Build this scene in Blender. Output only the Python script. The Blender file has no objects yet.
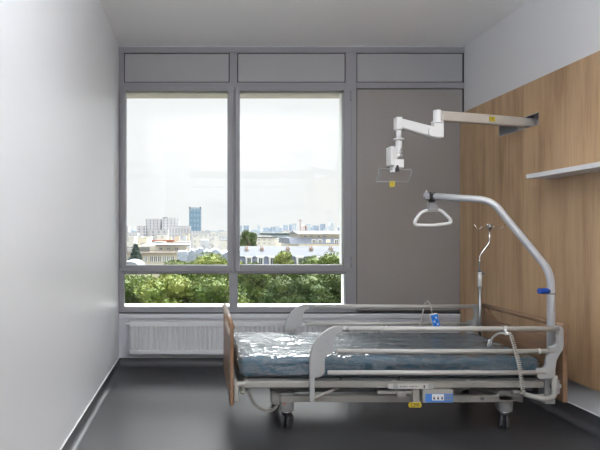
import bpy, bmesh, math, random
from mathutils import Vector, Matrix, noise

random.seed(7)
SC = bpy.context.scene
COL = SC.collection
F, CX, CY, CZ = 522.0, 199.0, 232.0, 1.38      # lens in pixels, vanishing point, eye height


def W(px, py, Y):
    """world point at distance Y from the measuring frame"""
    return Vector(((px - CX) * Y / F, Y, CZ - (py - CY) * Y / F))


def XX(px, Y): return (px - CX) * Y / F
def ZZ(py, Y): return CZ - (py - CY) * Y / F

# ------------------------------------------------------------------ materials
MATS = {}


def nodes_of(name):
    m = bpy.data.materials.new(name)
    m.use_nodes = True
    nt = m.node_tree
    b = nt.nodes['Principled BSDF']
    return m, nt, b


def mat(name, col, rough=.5, metal=0.0, spec=.5, bump=0, bscale=60, var=0, vscale=8, coat=0):
    if name in MATS: return MATS[name]
    m, nt, b = nodes_of(name)
    b.inputs['Base Color'].default_value = (*col, 1)
    b.inputs['Roughness'].default_value = rough
    b.inputs['Metallic'].default_value = metal
    b.inputs['Specular IOR Level'].default_value = spec
    b.inputs['Coat Weight'].default_value = coat
    tc = nt.nodes.new('ShaderNodeTexCoord')
    if var:
        n = nt.nodes.new('ShaderNodeTexNoise'); n.inputs['Scale'].default_value = vscale
        n.inputs['Detail'].default_value = 4
        nt.links.new(tc.outputs['Object'], n.inputs['Vector'])
        r = nt.nodes.new('ShaderNodeValToRGB')
        r.color_ramp.elements[0].position = .3; r.color_ramp.elements[1].position = .7
        r.color_ramp.elements[0].color = (*[max(0, c * (1 - var)) for c in col], 1)
        r.color_ramp.elements[1].color = (*[min(1, c * (1 + var)) for c in col], 1)
        nt.links.new(n.outputs['Fac'], r.inputs['Fac'])
        nt.links.new(r.outputs['Color'], b.inputs['Base Color'])
    if bump:
        n = nt.nodes.new('ShaderNodeTexNoise'); n.inputs['Scale'].default_value = bscale
        nt.links.new(tc.outputs['Object'], n.inputs['Vector'])
        bp = nt.nodes.new('ShaderNodeBump'); bp.inputs['Strength'].default_value = bump
        bp.inputs['Distance'].default_value = .01
        nt.links.new(n.outputs['Fac'], bp.inputs['Height'])
        nt.links.new(bp.outputs['Normal'], b.inputs['Normal'])
    MATS[name] = m
    return m


def wood(name, dark, light, axis='Z', scale=1.0, rough=.45):
    if name in MATS: return MATS[name]
    m, nt, b = nodes_of(name)
    L = nt.links.new
    tc = nt.nodes.new('ShaderNodeTexCoord')
    mp = nt.nodes.new('ShaderNodeMapping')
    s = {'Z': (1, 1, .06), 'Y': (1, .06, 1), 'X': (.06, 1, 1)}[axis]
    mp.inputs['Scale'].default_value = [a * scale for a in s]
    L(tc.outputs['Object'], mp.inputs['Vector'])
    n1 = nt.nodes.new('ShaderNodeTexNoise'); n1.inputs['Scale'].default_value = 9; n1.inputs['Detail'].default_value = 6
    n1.inputs['Distortion'].default_value = .6
    n2 = nt.nodes.new('ShaderNodeTexNoise'); n2.inputs['Scale'].default_value = 70; n2.inputs['Detail'].default_value = 3
    mp3 = nt.nodes.new('ShaderNodeMapping')
    mp3.inputs['Scale'].default_value = [a ** .35 * scale for a in s]
    L(tc.outputs['Object'], mp3.inputs['Vector'])
    n3 = nt.nodes.new('ShaderNodeTexNoise'); n3.inputs['Scale'].default_value = 2.2; n3.inputs['Detail'].default_value = 3
    L(mp.outputs[0], n1.inputs['Vector']); L(mp.outputs[0], n2.inputs['Vector']); L(mp3.outputs[0], n3.inputs['Vector'])
    a = nt.nodes.new('ShaderNodeMath'); a.operation = 'MULTIPLY_ADD'; a.inputs[1].default_value = .35
    L(n2.outputs['Fac'], a.inputs[0]); L(n1.outputs['Fac'], a.inputs[2])
    a2 = nt.nodes.new('ShaderNodeMath'); a2.operation = 'MULTIPLY_ADD'; a2.inputs[1].default_value = .6
    L(n3.outputs['Fac'], a2.inputs[0]); L(a.outputs[0], a2.inputs[2])
    r = nt.nodes.new('ShaderNodeValToRGB')
    r.color_ramp.elements[0].position = .72; r.color_ramp.elements[1].position = 1.22 if False else 1.0
    r.color_ramp.elements[0].color = (*dark, 1); r.color_ramp.elements[1].color = (*light, 1)
    e = r.color_ramp.elements.new(.9); e.color = (*[(d * .35 + l * .65) for d, l in zip(dark, light)], 1)
    mm = nt.nodes.new('ShaderNodeMapRange'); mm.inputs[1].default_value = .55; mm.inputs[2].default_value = 1.35
    L(a2.outputs[0], mm.inputs[0])
    r.color_ramp.elements[0].position = .1
    r.color_ramp.elements[1].position = .5
    r.color_ramp.elements[2].position = .9
    r.color_ramp.elements[1].color = (*[(d * .4 + l * .6) for d, l in zip(dark, light)], 1)
    r.color_ramp.elements[2].color = (*light, 1)
    L(mm.outputs[0], r.inputs['Fac'])
    L(r.outputs['Color'], b.inputs['Base Color'])
    b.inputs['Roughness'].default_value = rough
    bp = nt.nodes.new('ShaderNodeBump'); bp.inputs['Strength'].default_value = .08; bp.inputs['Distance'].default_value = .002
    L(n2.outputs['Fac'], bp.inputs['Height']); L(bp.outputs['Normal'], b.inputs['Normal'])
    MATS[name] = m
    return m


def facade(name, base, win, px, pz, fx=.5, fz=.5, rough=.8, ox=0, oz=0):
    """far walls: a regular grid of small dark openings, too small to be told apart"""
    if name in MATS: return MATS[name]
    m, nt, b = nodes_of(name)
    L = nt.links.new
    tc = nt.nodes.new('ShaderNodeTexCoord')
    sp = nt.nodes.new('ShaderNodeSeparateXYZ'); L(tc.outputs['Object'], sp.inputs[0])
    ad = nt.nodes.new('ShaderNodeMath'); ad.operation = 'ADD'
    L(sp.outputs['X'], ad.inputs[0]); L(sp.outputs['Y'], ad.inputs[1])
    def band(src, p, f):
        q = nt.nodes.new('ShaderNodeMath'); q.operation = 'DIVIDE'; q.inputs[1].default_value = p; L(src, q.inputs[0])
        fr = nt.nodes.new('ShaderNodeMath'); fr.operation = 'FRACT'; L(q.outputs[0], fr.inputs[0])
        g = nt.nodes.new('ShaderNodeMath'); g.operation = 'LESS_THAN'; g.inputs[1].default_value = f; L(fr.outputs[0], g.inputs[0])
        return g.outputs[0]
    gx = band(ad.outputs[0], px, fx); gz = band(sp.outputs['Z'], pz, fz)
    mu = nt.nodes.new('ShaderNodeMath'); mu.operation = 'MULTIPLY'; L(gx, mu.inputs[0]); L(gz, mu.inputs[1])
    n = nt.nodes.new('ShaderNodeTexNoise'); n.inputs['Scale'].default_value = .09; n.inputs['Detail'].default_value = 3
    L(tc.outputs['Object'], n.inputs['Vector'])
    r = nt.nodes.new('ShaderNodeValToRGB')
    r.color_ramp.elements[0].position = .35; r.color_ramp.elements[1].position = .65
    r.color_ramp.elements[0].color = (*[c * .88 for c in base], 1); r.color_ramp.elements[1].color = (*base, 1)
    L(n.outputs['Fac'], r.inputs['Fac'])
    mx = nt.nodes.new('ShaderNodeMix'); mx.data_type = 'RGBA'
    L(mu.outputs[0], mx.inputs['Factor']); L(r.outputs['Color'], mx.inputs[6]); mx.inputs[7].default_value = (*win, 1)
    L(mx.outputs[2], b.inputs['Base Color'])
    b.inputs['Roughness'].default_value = rough
    MATS[name] = m
    return m


def glass_mat():
    m = bpy.data.materials.new('window_glass'); m.use_nodes = True
    nt = m.node_tree; nt.nodes.clear(); L = nt.links.new
    o = nt.nodes.new('ShaderNodeOutputMaterial')
    t = nt.nodes.new('ShaderNodeBsdfTransparent'); t.inputs[0].default_value = (.97, .985, .98, 1)
    g = nt.nodes.new('ShaderNodeBsdfGlossy'); g.inputs['Roughness'].default_value = .0
    fr = nt.nodes.new('ShaderNodeFresnel'); fr.inputs[0].default_value = 1.45
    mx = nt.nodes.new('ShaderNodeMixShader')
    L(fr.outputs[0], mx.inputs[0]); L(t.outputs[0], mx.inputs[1]); L(g.outputs[0], mx.inputs[2]); L(mx.outputs[0], o.inputs[0])
    return m


def film_mat():
    """clear crinkled plastic film"""
    m = bpy.data.materials.new('clear_plastic_film'); m.use_nodes = True
    nt = m.node_tree; nt.nodes.clear(); L = nt.links.new
    N = nt.nodes.new
    o = N('ShaderNodeOutputMaterial')
    t = N('ShaderNodeBsdfTransparent'); t.inputs[0].default_value = (.97, .98, 1, 1)
    g = N('ShaderNodeBsdfGlossy'); g.inputs['Roughness'].default_value = .13
    d = N('ShaderNodeBsdfDiffuse'); d.inputs[0].default_value = (.80, .90, 1, 1)
    fr = N('ShaderNodeFresnel'); fr.inputs[0].default_value = 1.45
    tc = N('ShaderNodeTexCoord')
    def noise_(scale, sx, sy, sz, det, dist, rot=0.0):
        mp = N('ShaderNodeMapping'); mp.inputs['Scale'].default_value = (sx, sy, sz); mp.inputs['Rotation'].default_value = (0, 0, rot)
        L(tc.outputs['Object'], mp.inputs[0])
        n = N('ShaderNodeTexNoise'); n.inputs['Scale'].default_value = scale; n.inputs['Detail'].default_value = det; n.inputs['Distortion'].default_value = dist
        L(mp.outputs[0], n.inputs['Vector']); return n.outputs['Fac']
    def ridge(v, p):
        a = N('ShaderNodeMath'); a.operation = 'SUBTRACT'; a.inputs[1].default_value = .5; L(v, a.inputs[0])
        b = N('ShaderNodeMath'); b.operation = 'ABSOLUTE'; L(a.outputs[0], b.inputs[0])
        c = N('ShaderNodeMapRange'); c.inputs[1].default_value = 0; c.inputs[2].default_value = p; c.inputs[3].default_value = 1; c.inputs[4].default_value = 0
        L(b.outputs[0], c.inputs[0]); return c.outputs[0]
    soft = noise_(1.0, 1.6, 9, 6, 3, .6)                 # long folds along the bed
    cr1 = ridge(noise_(2.2, 2.2, 5, 5, 2, .8, .35), .055)    # crossing creases
    cr2 = ridge(noise_(3.4, 2.6, 4, 6, 2, .8, -.5), .05)
    s1 = N('ShaderNodeMath'); s1.operation = 'MULTIPLY_ADD'; s1.inputs[1].default_value = .10; L(cr1, s1.inputs[0]); L(soft, s1.inputs[2])
    s2 = N('ShaderNodeMath'); s2.operation = 'MULTIPLY_ADD'; s2.inputs[1].default_value = .07; L(cr2, s2.inputs[0]); L(s1.outputs[0], s2.inputs[2])
    bp = N('ShaderNodeBump'); bp.inputs['Strength'].default_value = .9; bp.inputs['Distance'].default_value = .07
    L(s2.outputs[0], bp.inputs['Height'])
    L(bp.outputs[0], g.inputs['Normal']); L(bp.outputs[0], fr.inputs['Normal'])
    # creased film turns milky along the crease lines
    mk = N('ShaderNodeMath'); mk.operation = 'MAXIMUM'; L(cr1, mk.inputs[0]); L(cr2, mk.inputs[1])
    mr = N('ShaderNodeMapRange'); mr.inputs[3].default_value = .05; mr.inputs[4].default_value = .20; L(mk.outputs[0], mr.inputs[0])
    m1 = N('ShaderNodeMixShader'); L(mr.outputs[0], m1.inputs[0]); L(t.outputs[0], m1.inputs[1]); L(d.outputs[0], m1.inputs[2])
    k = N('ShaderNodeMath'); k.operation = 'MULTIPLY'; k.inputs[1].default_value = 2.3; k.use_clamp = True
    L(fr.outputs[0], k.inputs[0])
    mx = N('ShaderNodeMixShader')
    L(k.outputs[0], mx.inputs[0]); L(m1.outputs[0], mx.inputs[1]); L(g.outputs[0], mx.inputs[2]); L(mx.outputs[0], o.inputs[0])
    return m


M_GLASS = glass_mat()
M_FILM = film_mat()
M_WALL = mat('painted_plaster', (.78, .795, .825), .38, spec=.45, bump=.05, bscale=25)
M_WALLR = mat('matt_white_plaster', (.70, .70, .715), .6, bump=.05, bscale=40)
M_CEIL = mat('ceiling_paint', (.90, .90, .90), .8)
M_FRAME = mat('grey_lacquered_aluminium', (.29, .29, .31), .42, spec=.4)
M_GASKET = mat('dark_rubber_gasket', (.03, .03, .032), .6)
M_PANEL = mat('grey_infill_panel', (.36, .36, .375), .42, spec=.5)
M_PANELB = mat('taupe_infill_panel', (.29, .268, .258), .4, spec=.5)
M_EXTW = mat('white_exterior_metal', (.82, .82, .8), .5)
M_SOFF = mat('beige_exterior_soffit', (.36, .33, .275), .7)
M_RAD = mat('white_radiator_enamel', (.64, .645, .66), .35)
M_COVE = mat('dark_vinyl_cove', (.075, .075, .082), .38, spec=.5)
M_TRIMW = mat('pale_edge_bead', (.75, .75, .76), .5)
M_OAK = wood('oak_laminate', (.26, .15, .078), (.62, .425, .25), 'Z', 1.0, .42)
M_BEECH = wood('brown_beech', (.17, .095, .052), (.27, .165, .10), 'Y', 2.2, .38)
M_BEDM = mat('grey_beige_lacquered_steel', (.33, .32, .295), .38, spec=.5)
M_RAIL = mat('light_grey_rail', (.40, .39, .37), .33, spec=.5)
M_RAILP = mat('grey_rail_plastic', (.34, .345, .345), .42)
M_POLE = mat('pole_silver_grey', (.50, .51, .53), .3, metal=.25)
M_CHROME = mat('bright_chrome', (.75, .75, .76), .15, metal=1)
M_STEEL = mat('brushed_steel', (.42, .43, .45), .32, metal=1)
M_BLACK = mat('black_plastic', (.025, .025, .028), .45)
M_RUBBER = mat('dark_grey_rubber', (.055, .055, .06), .6)
M_TEAL = mat('teal_mattress_cover', (.008, .085, .135), .6, spec=.25, bump=.1, bscale=18)
M_BLUE = mat('blue_label', (.06, .20, .55), .4)
M_DBLUE = mat('blue_knob_plastic', (.01, .06, .36), .4)
M_LBLUE = mat('bright_blue_handset', (.03, .22, .68), .35)
M_WHITE = mat('white_plastic', (.70, .70, .70), .35)
M_YEL = mat('yellow_label', (.52, .40, .03), .5)
M_RED = mat('orange_red_mark', (.65, .12, .04), .5)
M_DGREY = mat('dark_grey_plastic', (.13, .13, .135), .5)
M_MGREY = mat('mid_grey_plastic', (.22, .22, .23), .5)
M_BEIGE = mat('shaded_beige_lacquer', (.50, .465, .42), .38)  # beige of the beam, darkened for the shade it sits in
M_CABLE = mat('pale_grey_cable', (.46, .45, .41), .45)

# floor vinyl
def floor_mat():
    m, nt, b = nodes_of('grey_vinyl_floor'); L = nt.links.new
    tc = nt.nodes.new('ShaderNodeTexCoord')
    n = nt.nodes.new('ShaderNodeTexNoise'); n.inputs['Scale'].default_value = 1.6; n.inputs['Detail'].default_value = 6
    n2 = nt.nodes.new('ShaderNodeTexNoise'); n2.inputs['Scale'].default_value = 55; n2.inputs['Detail'].default_value = 3
    L(tc.outputs['Object'], n.inputs['Vector']); L(tc.outputs['Object'], n2.inputs['Vector'])
    r = nt.nodes.new('ShaderNodeValToRGB')
    r.color_ramp.elements[0].position = .3; r.color_ramp.elements[1].position = .7
    r.color_ramp.elements[0].color = (.034, .034, .037, 1); r.color_ramp.elements[1].color = (.050, .050, .055, 1)
    L(n.outputs['Fac'], r.inputs['Fac']); L(r.outputs['Color'], b.inputs['Base Color'])
    mr = nt.nodes.new('ShaderNodeMapRange'); mr.inputs[3].default_value = .25; mr.inputs[4].default_value = .36
    L(n.outputs['Fac'], mr.inputs[0]); L(mr.outputs[0], b.inputs['Roughness'])
    b.inputs['Specular IOR Level'].default_value = .5
    bp = nt.nodes.new('ShaderNodeBump'); bp.inputs['Strength'].default_value = .06; bp.inputs['Distance'].default_value = .004
    L(n2.outputs['Fac'], bp.inputs['Height']); L(bp.outputs[0], b.inputs['Normal'])
    return m
M_FLOOR = floor_mat()

# ------------------------------------------------------------------ mesh helpers
def add_box(bm, x0, x1, y0, y1, z0, z1, mtx=None):
    vs = [bm.verts.new((x, y, z)) for x in (x0, x1) for y in (y0, y1) for z in (z0, z1)]
    if mtx is not None:
        for v in vs: v.co = mtx @ v.co
    for f in ((0, 1, 3, 2), (4, 6, 7, 5), (0, 4, 5, 1), (2, 3, 7, 6), (0, 2, 6, 4), (1, 5, 7, 3)):
        bm.faces.new([vs[i] for i in f])
    return vs


def add_tube(bm, pts, r, seg=12, cap=True, radii=None, flat=1.0):
    pts = [Vector(p) for p in pts]
    n = len(pts)
    d0 = (pts[1] - pts[0]).normalized()
    up = Vector((0, 0, 1)) if abs(d0.z) < .9 else Vector((0, 1, 0))
    u = d0.cross(up).normalized(); rings = []
    for i in range(n):
        if i == 0: d = d0
        elif i == n - 1: d = (pts[i] - pts[i - 1]).normalized()
        else: d = ((pts[i + 1] - pts[i]).normalized() + (pts[i] - pts[i - 1]).normalized()).normalized()
        u = (u - d * u.dot(d)).normalized(); v = d.cross(u)
        rr = radii[i] if radii else r
        rings.append([bm.verts.new(pts[i] + (u * math.cos(2 * math.pi * k / seg) + v * math.sin(2 * math.pi * k / seg) * flat) * rr) for k in range(seg)])
    for a, b in zip(rings, rings[1:]):
        for k in range(seg):
            f = bm.faces.new((a[k], a[(k + 1) % seg], b[(k + 1) % seg], b[k])); f.smooth = True
    if cap:
        bm.faces.new(rings[0][::-1]); bm.faces.new(rings[-1])


def fillet(pts, r, n=6, closed=False):
    pts = [Vector(p) for p in pts]
    out = []
    N = len(pts)
    for i in range(N):
        if not closed and i in (0, N - 1): out.append(pts[i]); continue
        a, b, c = pts[i - 1], pts[i], pts[(i + 1) % N]
        rr = min(r, (a - b).length * .49, (c - b).length * .49)
        p0 = b + (a - b).normalized() * rr; p1 = b + (c - b).normalized() * rr
        for k in range(n + 1):
            t = k / n
            out.append(p0 * (1 - t) ** 2 + b * 2 * t * (1 - t) + p1 * t * t)
    if closed: out.append(out[0].copy())
    return out


def add_prism(bm, poly, a0, a1, axis='Y'):
    """polygon (two coordinates) pushed along an axis"""
    def mk(p, a):
        return {'Y': (p[0], a, p[1]), 'X': (a, p[0], p[1]), 'Z': (p[0], p[1], a)}[axis]
    A = [bm.verts.new(mk(p, a0)) for p in poly]; B = [bm.verts.new(mk(p, a1)) for p in poly]
    n = len(poly)
    bm.faces.new(A); bm.faces.new(B[::-1])
    for i in range(n):
        bm.faces.new((A[i], B[i], B[(i + 1) % n], A[(i + 1) % n]))


def add_cyl(bm, p0, p1, r, seg=20):
    add_tube(bm, [p0, p1], r, seg)


def add_lathe(bm, prof, c, seg=20, axis='Z'):
    rings = []
    for r, h in prof:
        ring = []
        for k in range(seg):
            a = 2 * math.pi * k / seg
            p = (r * math.cos(a), r * math.sin(a), h)
            if axis == 'Y': p = (p[0], p[2], p[1])
            if axis == 'X': p = (p[2], p[0], p[1])
            ring.append(bm.verts.new(Vector(c) + Vector(p)))
        rings.append(ring)
    for a, b in zip(rings, rings[1:]):
        for k in range(seg):
            f = bm.faces.new((a[k], a[(k + 1) % seg], b[(k + 1) % seg], b[k])); f.smooth = True
    bm.faces.new(rings[0][::-1]); bm.faces.new(rings[-1])


def BM(): return bmesh.new()


ORIG = {}
def obj(name, bm, m, parent=None, bevel=0, seg=2, smooth=False):
    """link a bmesh as ONE mesh object; vertices given in world space"""
    bmesh.ops.recalc_face_normals(bm, faces=bm.faces)
    off = Vector(ORIG.get(parent.name, (0, 0, 0))) if parent else Vector((0, 0, 0))
    if parent:
        for v in bm.verts: v.co -= off
    me = bpy.data.meshes.new(name)
    bm.to_mesh(me); bm.free()
    me.materials.append(m)
    if smooth:
        for p in me.polygons: p.use_smooth = True
    o = bpy.data.objects.new(name, me)
    COL.objects.link(o)
    if parent: o.parent = parent
    ORIG[o.name] = tuple(off)
    if bevel:
        b = o.modifiers.new('edge', 'BEVEL'); b.width = bevel; b.segments = seg; b.limit_method = 'ANGLE'; b.angle_limit = math.radians(40)
        b.harden_normals = False
    return o


def part(name, m, parent, *boxes, bevel=.0015):
    bm = BM()
    for b in boxes: add_box(bm, *b)
    return obj(name, bm, m, parent, bevel)


def tubepart(name, m, parent, pts, r, seg=14):
    bm = BM(); add_tube(bm, pts, r, seg)
    return obj(name, bm, m, parent)


def thing(name, label, cat, loc, group=None):
    o = bpy.data.objects.new(name, None); COL.objects.link(o)
    o.location = loc; o.empty_display_size = .1
    ORIG[o.name] = tuple(loc)
    o['label'] = label; o['category'] = cat
    if group: o['group'] = group
    return o


def tag(o, label, cat, group=None, kind=None):
    o['label'] = label; o['category'] = cat
    if group: o['group'] = group
    if kind: o['kind'] = kind
    return o


def struct(o, label=None, cat=None):
    o['kind'] = 'structure'
    if label: o['label'] = label
    if cat: o['category'] = cat
    return o


def sroot(name, loc, label, cat):
    o = thing(name, label, cat, loc); o['kind'] = 'structure'; return o


def copy_tree(o, loc, label=None, group=None):
    r = o.copy(); COL.objects.link(r); r.location = loc
    if label: r['label'] = label
    if group: r['group'] = group
    for ch in list(o.children):
        c = ch.copy(); COL.objects.link(c); c.parent = r
        for g in list(ch.children):
            d = g.copy(); COL.objects.link(d); d.parent = c
    return r


def text(name, s, m, parent, loc, size, rot=(math.pi / 2, 0, 0), ext=.0006, sx=1.0):
    cu = bpy.data.curves.new(name, 'FONT'); cu.body = s; cu.size = size; cu.extrude = ext
    cu.align_x = 'CENTER'; cu.align_y = 'CENTER'
    t = bpy.data.objects.new(name, cu); COL.objects.link(t)
    bpy.context.view_layer.update()
    me = bpy.data.meshes.new_from_object(t.evaluated_get(bpy.context.evaluated_depsgraph_get()))
    bpy.data.objects.remove(t)
    from mathutils import Euler
    mtx = Matrix.Translation(Vector(loc) - Vector(ORIG.get(parent.name, (0, 0, 0)))) @ Euler(rot).to_matrix().to_4x4() @ Matrix.Diagonal((sx, 1, 1, 1))
    me.transform(mtx)
    me.materials.clear(); me.materials.append(m)
    o = bpy.data.objects.new(name, me); COL.objects.link(o); o.parent = parent
    ORIG[o.name] = ORIG.get(parent.name, (0, 0, 0))
    return o

# ================================================================== ROOM SHELL
XL, XR, YB, YF, H = -.828, 2.742, 5.40, -1.9, 3.305
bm = BM(); add_box(bm, XL - .15, XR + .15, YF - .15, 6.0 - .42, -.25, 0)
struct(obj('floor', bm, M_FLOOR), 'dark grey vinyl floor of the room', 'floor')
bm = BM(); add_box(bm, XL - .15, XR + .15, YF - .15, 5.60, H, H + .25)
struct(obj('ceiling', bm, M_CEIL), 'plain white ceiling', 'ceiling')
bm = BM(); add_box(bm, XL - .15, XL, YF, 5.58, 0, H)
struct(obj('wall_left', bm, M_WALL), 'smooth white painted wall beside the window', 'wall')
# right wall, with the niche of the wall arm cut out behind the oak panel
NY0, NY1, NZ0, NZ1 = 4.138, 4.69, 2.233, 2.333
bm = BM()
add_box(bm, XR, XR + .15, YF, NY0, 0, H); add_box(bm, XR, XR + .15, NY1, 5.58, 0, H)
add_box(bm, XR, XR + .15, NY0, NY1, 0, NZ0); add_box(bm, XR, XR + .15, NY0, NY1, NZ1, H)
add_box(bm, XR + .12, XR + .15, NY0, NY1, NZ0, NZ1)
struct(obj('wall_right', bm, M_WALLR), 'white wall above and below the oak panelling', 'wall')
bm = BM(); add_box(bm, XL - .15, XR + .15, YF - .15, YF, 0, H)
struct(obj('wall_front', bm, M_WALLR), 'white wall behind the viewer', 'wall')
# back wall: apron under the windows and the plaster strip above them
Z_AP = ZZ(312.5, YB); Z_TOP = ZZ(47.2, YB)
bm = BM()
add_box(bm, XL, XR, YB, 5.58, 0, Z_AP - .012); add_box(bm, XL, XR, YB + .0, 5.58, Z_TOP, H)
add_box(bm, XX(356.5, YB), XR, 5.47, 5.58, Z_AP - .012, Z_TOP)
add_box(bm, XL, XR, 5.47, 5.58, ZZ(82.5, YB), Z_TOP)
struct(obj('wall_back', bm, mat('apron_paint', (.56, .57, .61), .5, bump=.04)), 'painted wall strip under the windows', 'wall')

# coved skirtings
def cove(name, kind, label):
    bm = BM()
    h, r, t = .08, .045, .006
    prof = [(0, h), (t, h)] + [(t + r - r * math.cos(a), r - r * math.sin(a) + .001) for a in [math.pi / 2 * k / 6 for k in range(7)]] + [(t + r, 0), (0, 0)]
    if kind == 'L': add_prism(bm, [(XL + a, b) for a, b in prof], YF, YB)
    if kind == 'R':
        prof = [(a, b * 1.45 if b > .05 else b) for a, b in prof]
        add_prism(bm, [(XR - a, b) for a, b in prof], YF, YB)
    if kind == 'B': add_prism(bm, [(YB - a, b) for a, b in prof], XL, XR, 'X')
    o = obj(name, bm, M_COVE)
    struct(o, label, 'skirting')
    bm = BM()
    hh = .08
    if kind == 'L': add_box(bm, XL, XL + .007, YF, YB, hh, hh + .006)
    if kind == 'R': add_box(bm, XR - .007, XR, YF, YB, hh * 1.45, hh * 1.45 + .006)
    if kind == 'B': add_box(bm, XL, XR, YB - .007, YB, hh, hh + .006)
    obj('edge_bead', bm, M_TRIMW, o)
cove('baseboard_left', 'L', 'dark coved vinyl skirting along the plain white wall')
cove('baseboard_right', 'R', 'dark coved vinyl skirting under the oak panelling')
cove('baseboard_back', 'B', 'dark coved vinyl skirting under the radiator wall')

# oak wall panelling with niche
PX = 2.695
PZ0, PZ1 = .305, 2.60
bm = BM()
for b in ((PX, XR, YF + .01, NY0, PZ0, PZ1), (PX, XR, NY1, YB - .012, PZ0, PZ1), (PX, XR, NY0, NY1, PZ0, NZ0), (PX, XR, NY0, NY1, NZ1, PZ1)):
    add_box(bm, *b)
op = struct(obj('trim_1', bm, M_OAK), 'oak laminate wall panelling behind the bed head', 'wall panel')
bm = BM()   # steel lining of the niche
e = .004
add_box(bm, PX, XR + .118, NY0, NY0 + e, NZ0, NZ1); add_box(bm, PX, XR + .118, NY1 - e, NY1, NZ0, NZ1)
add_box(bm, PX, XR + .118, NY0, NY1, NZ0, NZ0 + e); add_box(bm, PX, XR + .118, NY0, NY1, NZ1 - e, NZ1)
add_box(bm, XR + .114, XR + .118, NY0, NY1, NZ0, NZ1)
obj('niche_lining', bm, mat('lining_steel', (.55, .55, .56), .3, metal=1), op)['label'] = 'brushed steel lining of the recess in the oak panelling'

# ================================================================== WINDOW WALL
YO, YI = 5.47, 5.37          # frame from YI (room side) to YO
def fx(px): return XX(px, YB)
def fz(py): return ZZ(py, YB)
def zbox(x0, x1, y0, y1, ya=YI + .02, yb=YO): return (fx(x0), fx(x1), ya, yb, fz(y1), fz(y0))

# the fixed framework
bm = BM()
for b in (zbox(119, 464.2, 47.2, 53), zbox(119, 124, 53, 312.3), zbox(229.6, 237.2, 53, 83), zbox(345.5, 356.2, 53, 312.3),
          zbox(124, 345.5, 82.7, 91.0), zbox(356.2, 464, 82.7, 88.5), zbox(124, 345.5, 264.5 + 5.5, 273.6), zbox(231.5, 236.5, 91.0, 270),
          zbox(229.6, 237.6, 273.6, 307.0), zbox(124, 345.5, 307.0, 312.3)):
    add_box(bm, *b)
fr = struct(obj('trim_2', bm, M_FRAME, bevel=.003), 'grey aluminium framework of the window wall', 'window frame')
bm = BM()
add_box(bm, fx(119), XR, YI + .035, YB, fz(313.6), fz(312.3))
obj('shadow_joint', bm, M_GASKET, fr)
bm = BM(); add_box(bm, fx(463.1), fx(464.8), YI + .03, YO, fz(312.3), fz(47.8))
obj('edge_gasket', bm, M_GASKET, fr)
bm = BM(); add_box(bm, fx(119), fx(464), YI + .012, YI + .05, fz(318), fz(314))
o = obj('trim_3', bm, mat('pale_grey_sill', (.60, .61, .65), .45), bevel=.004)
struct(o, 'pale ledge strip running under the windows', 'ledge')

n = 3
def infill(x0, x1, y0, y1, label, m):
    global n
    n += 1
    bm = BM(); add_box(bm, *zbox(x0, x1, y0, y1, YI + .035, YO - .01))
    o = struct(obj('trim_%d' % n, bm, M_GASKET), label, 'infill panel')
    bm = BM(); add_box(bm, *zbox(x0 + .9, x1 - .9, y0 + .9, y1 - .9, YI + .028, YO - .02))
    p = obj('panel', bm, m, o, bevel=.002)
infill(124, 229.6, 53, 82.7, 'grey infill panel above the window nearest the plain wall', M_PANEL)
infill(237.2, 345.5, 53, 82.7, 'grey infill panel above the window nearest the taupe panel', M_PANEL)
infill(356.2, 463.2, 53, 82.7, 'small grey infill panel at the top above the tall taupe panel', M_PANEL)
infill(356.2, 463.2, 88.5, 311.5, 'tall taupe infill panel between window and oak wall', M_PANELB)

# windows
def window(k, name_label, o0, o1, y0, y1, g0, g1, h0, h1, sash):
    """o: outer edges of the sash, g/h: edges of the glass"""
    root = sroot('window_%d' % k, ((fx(o0) + fx(o1)) / 2, YB, fz(y1)), name_label, 'window')
    if sash:
        bm = BM()
        ya, yb = YI - .005, YO - .012
        for b in ((fx(o0), fx(g0), ya, yb, fz(y1), fz(y0)), (fx(g1), fx(o1), ya, yb, fz(y1), fz(y0)),
                  (fx(g0), fx(g1), ya, yb, fz(y1), fz(h1)), (fx(g0), fx(g1), ya, yb, fz(h0), fz(y0))): add_box(bm, *b)
        s = obj('sash', bm, M_FRAME, root, bevel=.004)
        bm = BM()
        for xx in (o0 + 1.2, o1 - 1.2):
            pass
    # gasket and glass, set back in the frame
    bm = BM()
    ya, yb = YO - .02, YO - .002
    def gx(px): return XX(px, YO - .02)
    def gz(py): return ZZ(py, YO - .02)
    e = .7
    for b in ((gx(g0 - .6), gx(g0 - .6 + e), ya, yb, gz(h1 + .6), gz(h0 - .6)), (gx(g1 + .6 - e), gx(g1 + .6), ya, yb, gz(h1 + .6), gz(h0 - .6)),
              (gx(g0), gx(g1), ya, yb, gz(h1 + .6), gz(h1 + .6 - e)), (gx(g0), gx(g1), ya, yb, gz(h0 - .3 + e), gz(h0 - .6))): add_box(bm, *b)
    obj('gasket', bm, M_GASKET, root)
    bm = BM(); add_box(bm, gx(g0 - .3), gx(g1 + .3), YO - .012, YO - .006, gz(h1 + .3), gz(h0 - .3))
    obj('glass', bm, M_GLASS, root)
    # white reveal outside
    bm = BM()
    ya, yb, t = YO, YO + .11, .02
    x0, x1, z0, z1 = fx(g0) - .018, fx(g1) + .012, fz(h1) - .0, fz(h0) + .02
    for b in ((x0 - t, x0, ya, ya + .045, z0, z1), (x1, x1 + t, ya, yb, z0, z1)): add_box(bm, *b)
    obj('outer_reveal', bm, M_EXTW, root)
    return root
w1 = window(1, 'tall casement window nearest the plain white wall', 121.5, 232.6, 88, 271.5, 126, 227.6, 91.6, 265, True)
w2 = window(2, 'tall casement window beside the taupe panel', 235.0, 350.5, 88, 271.5, 239.6, 343.0, 91.6, 264.7, True)
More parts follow.
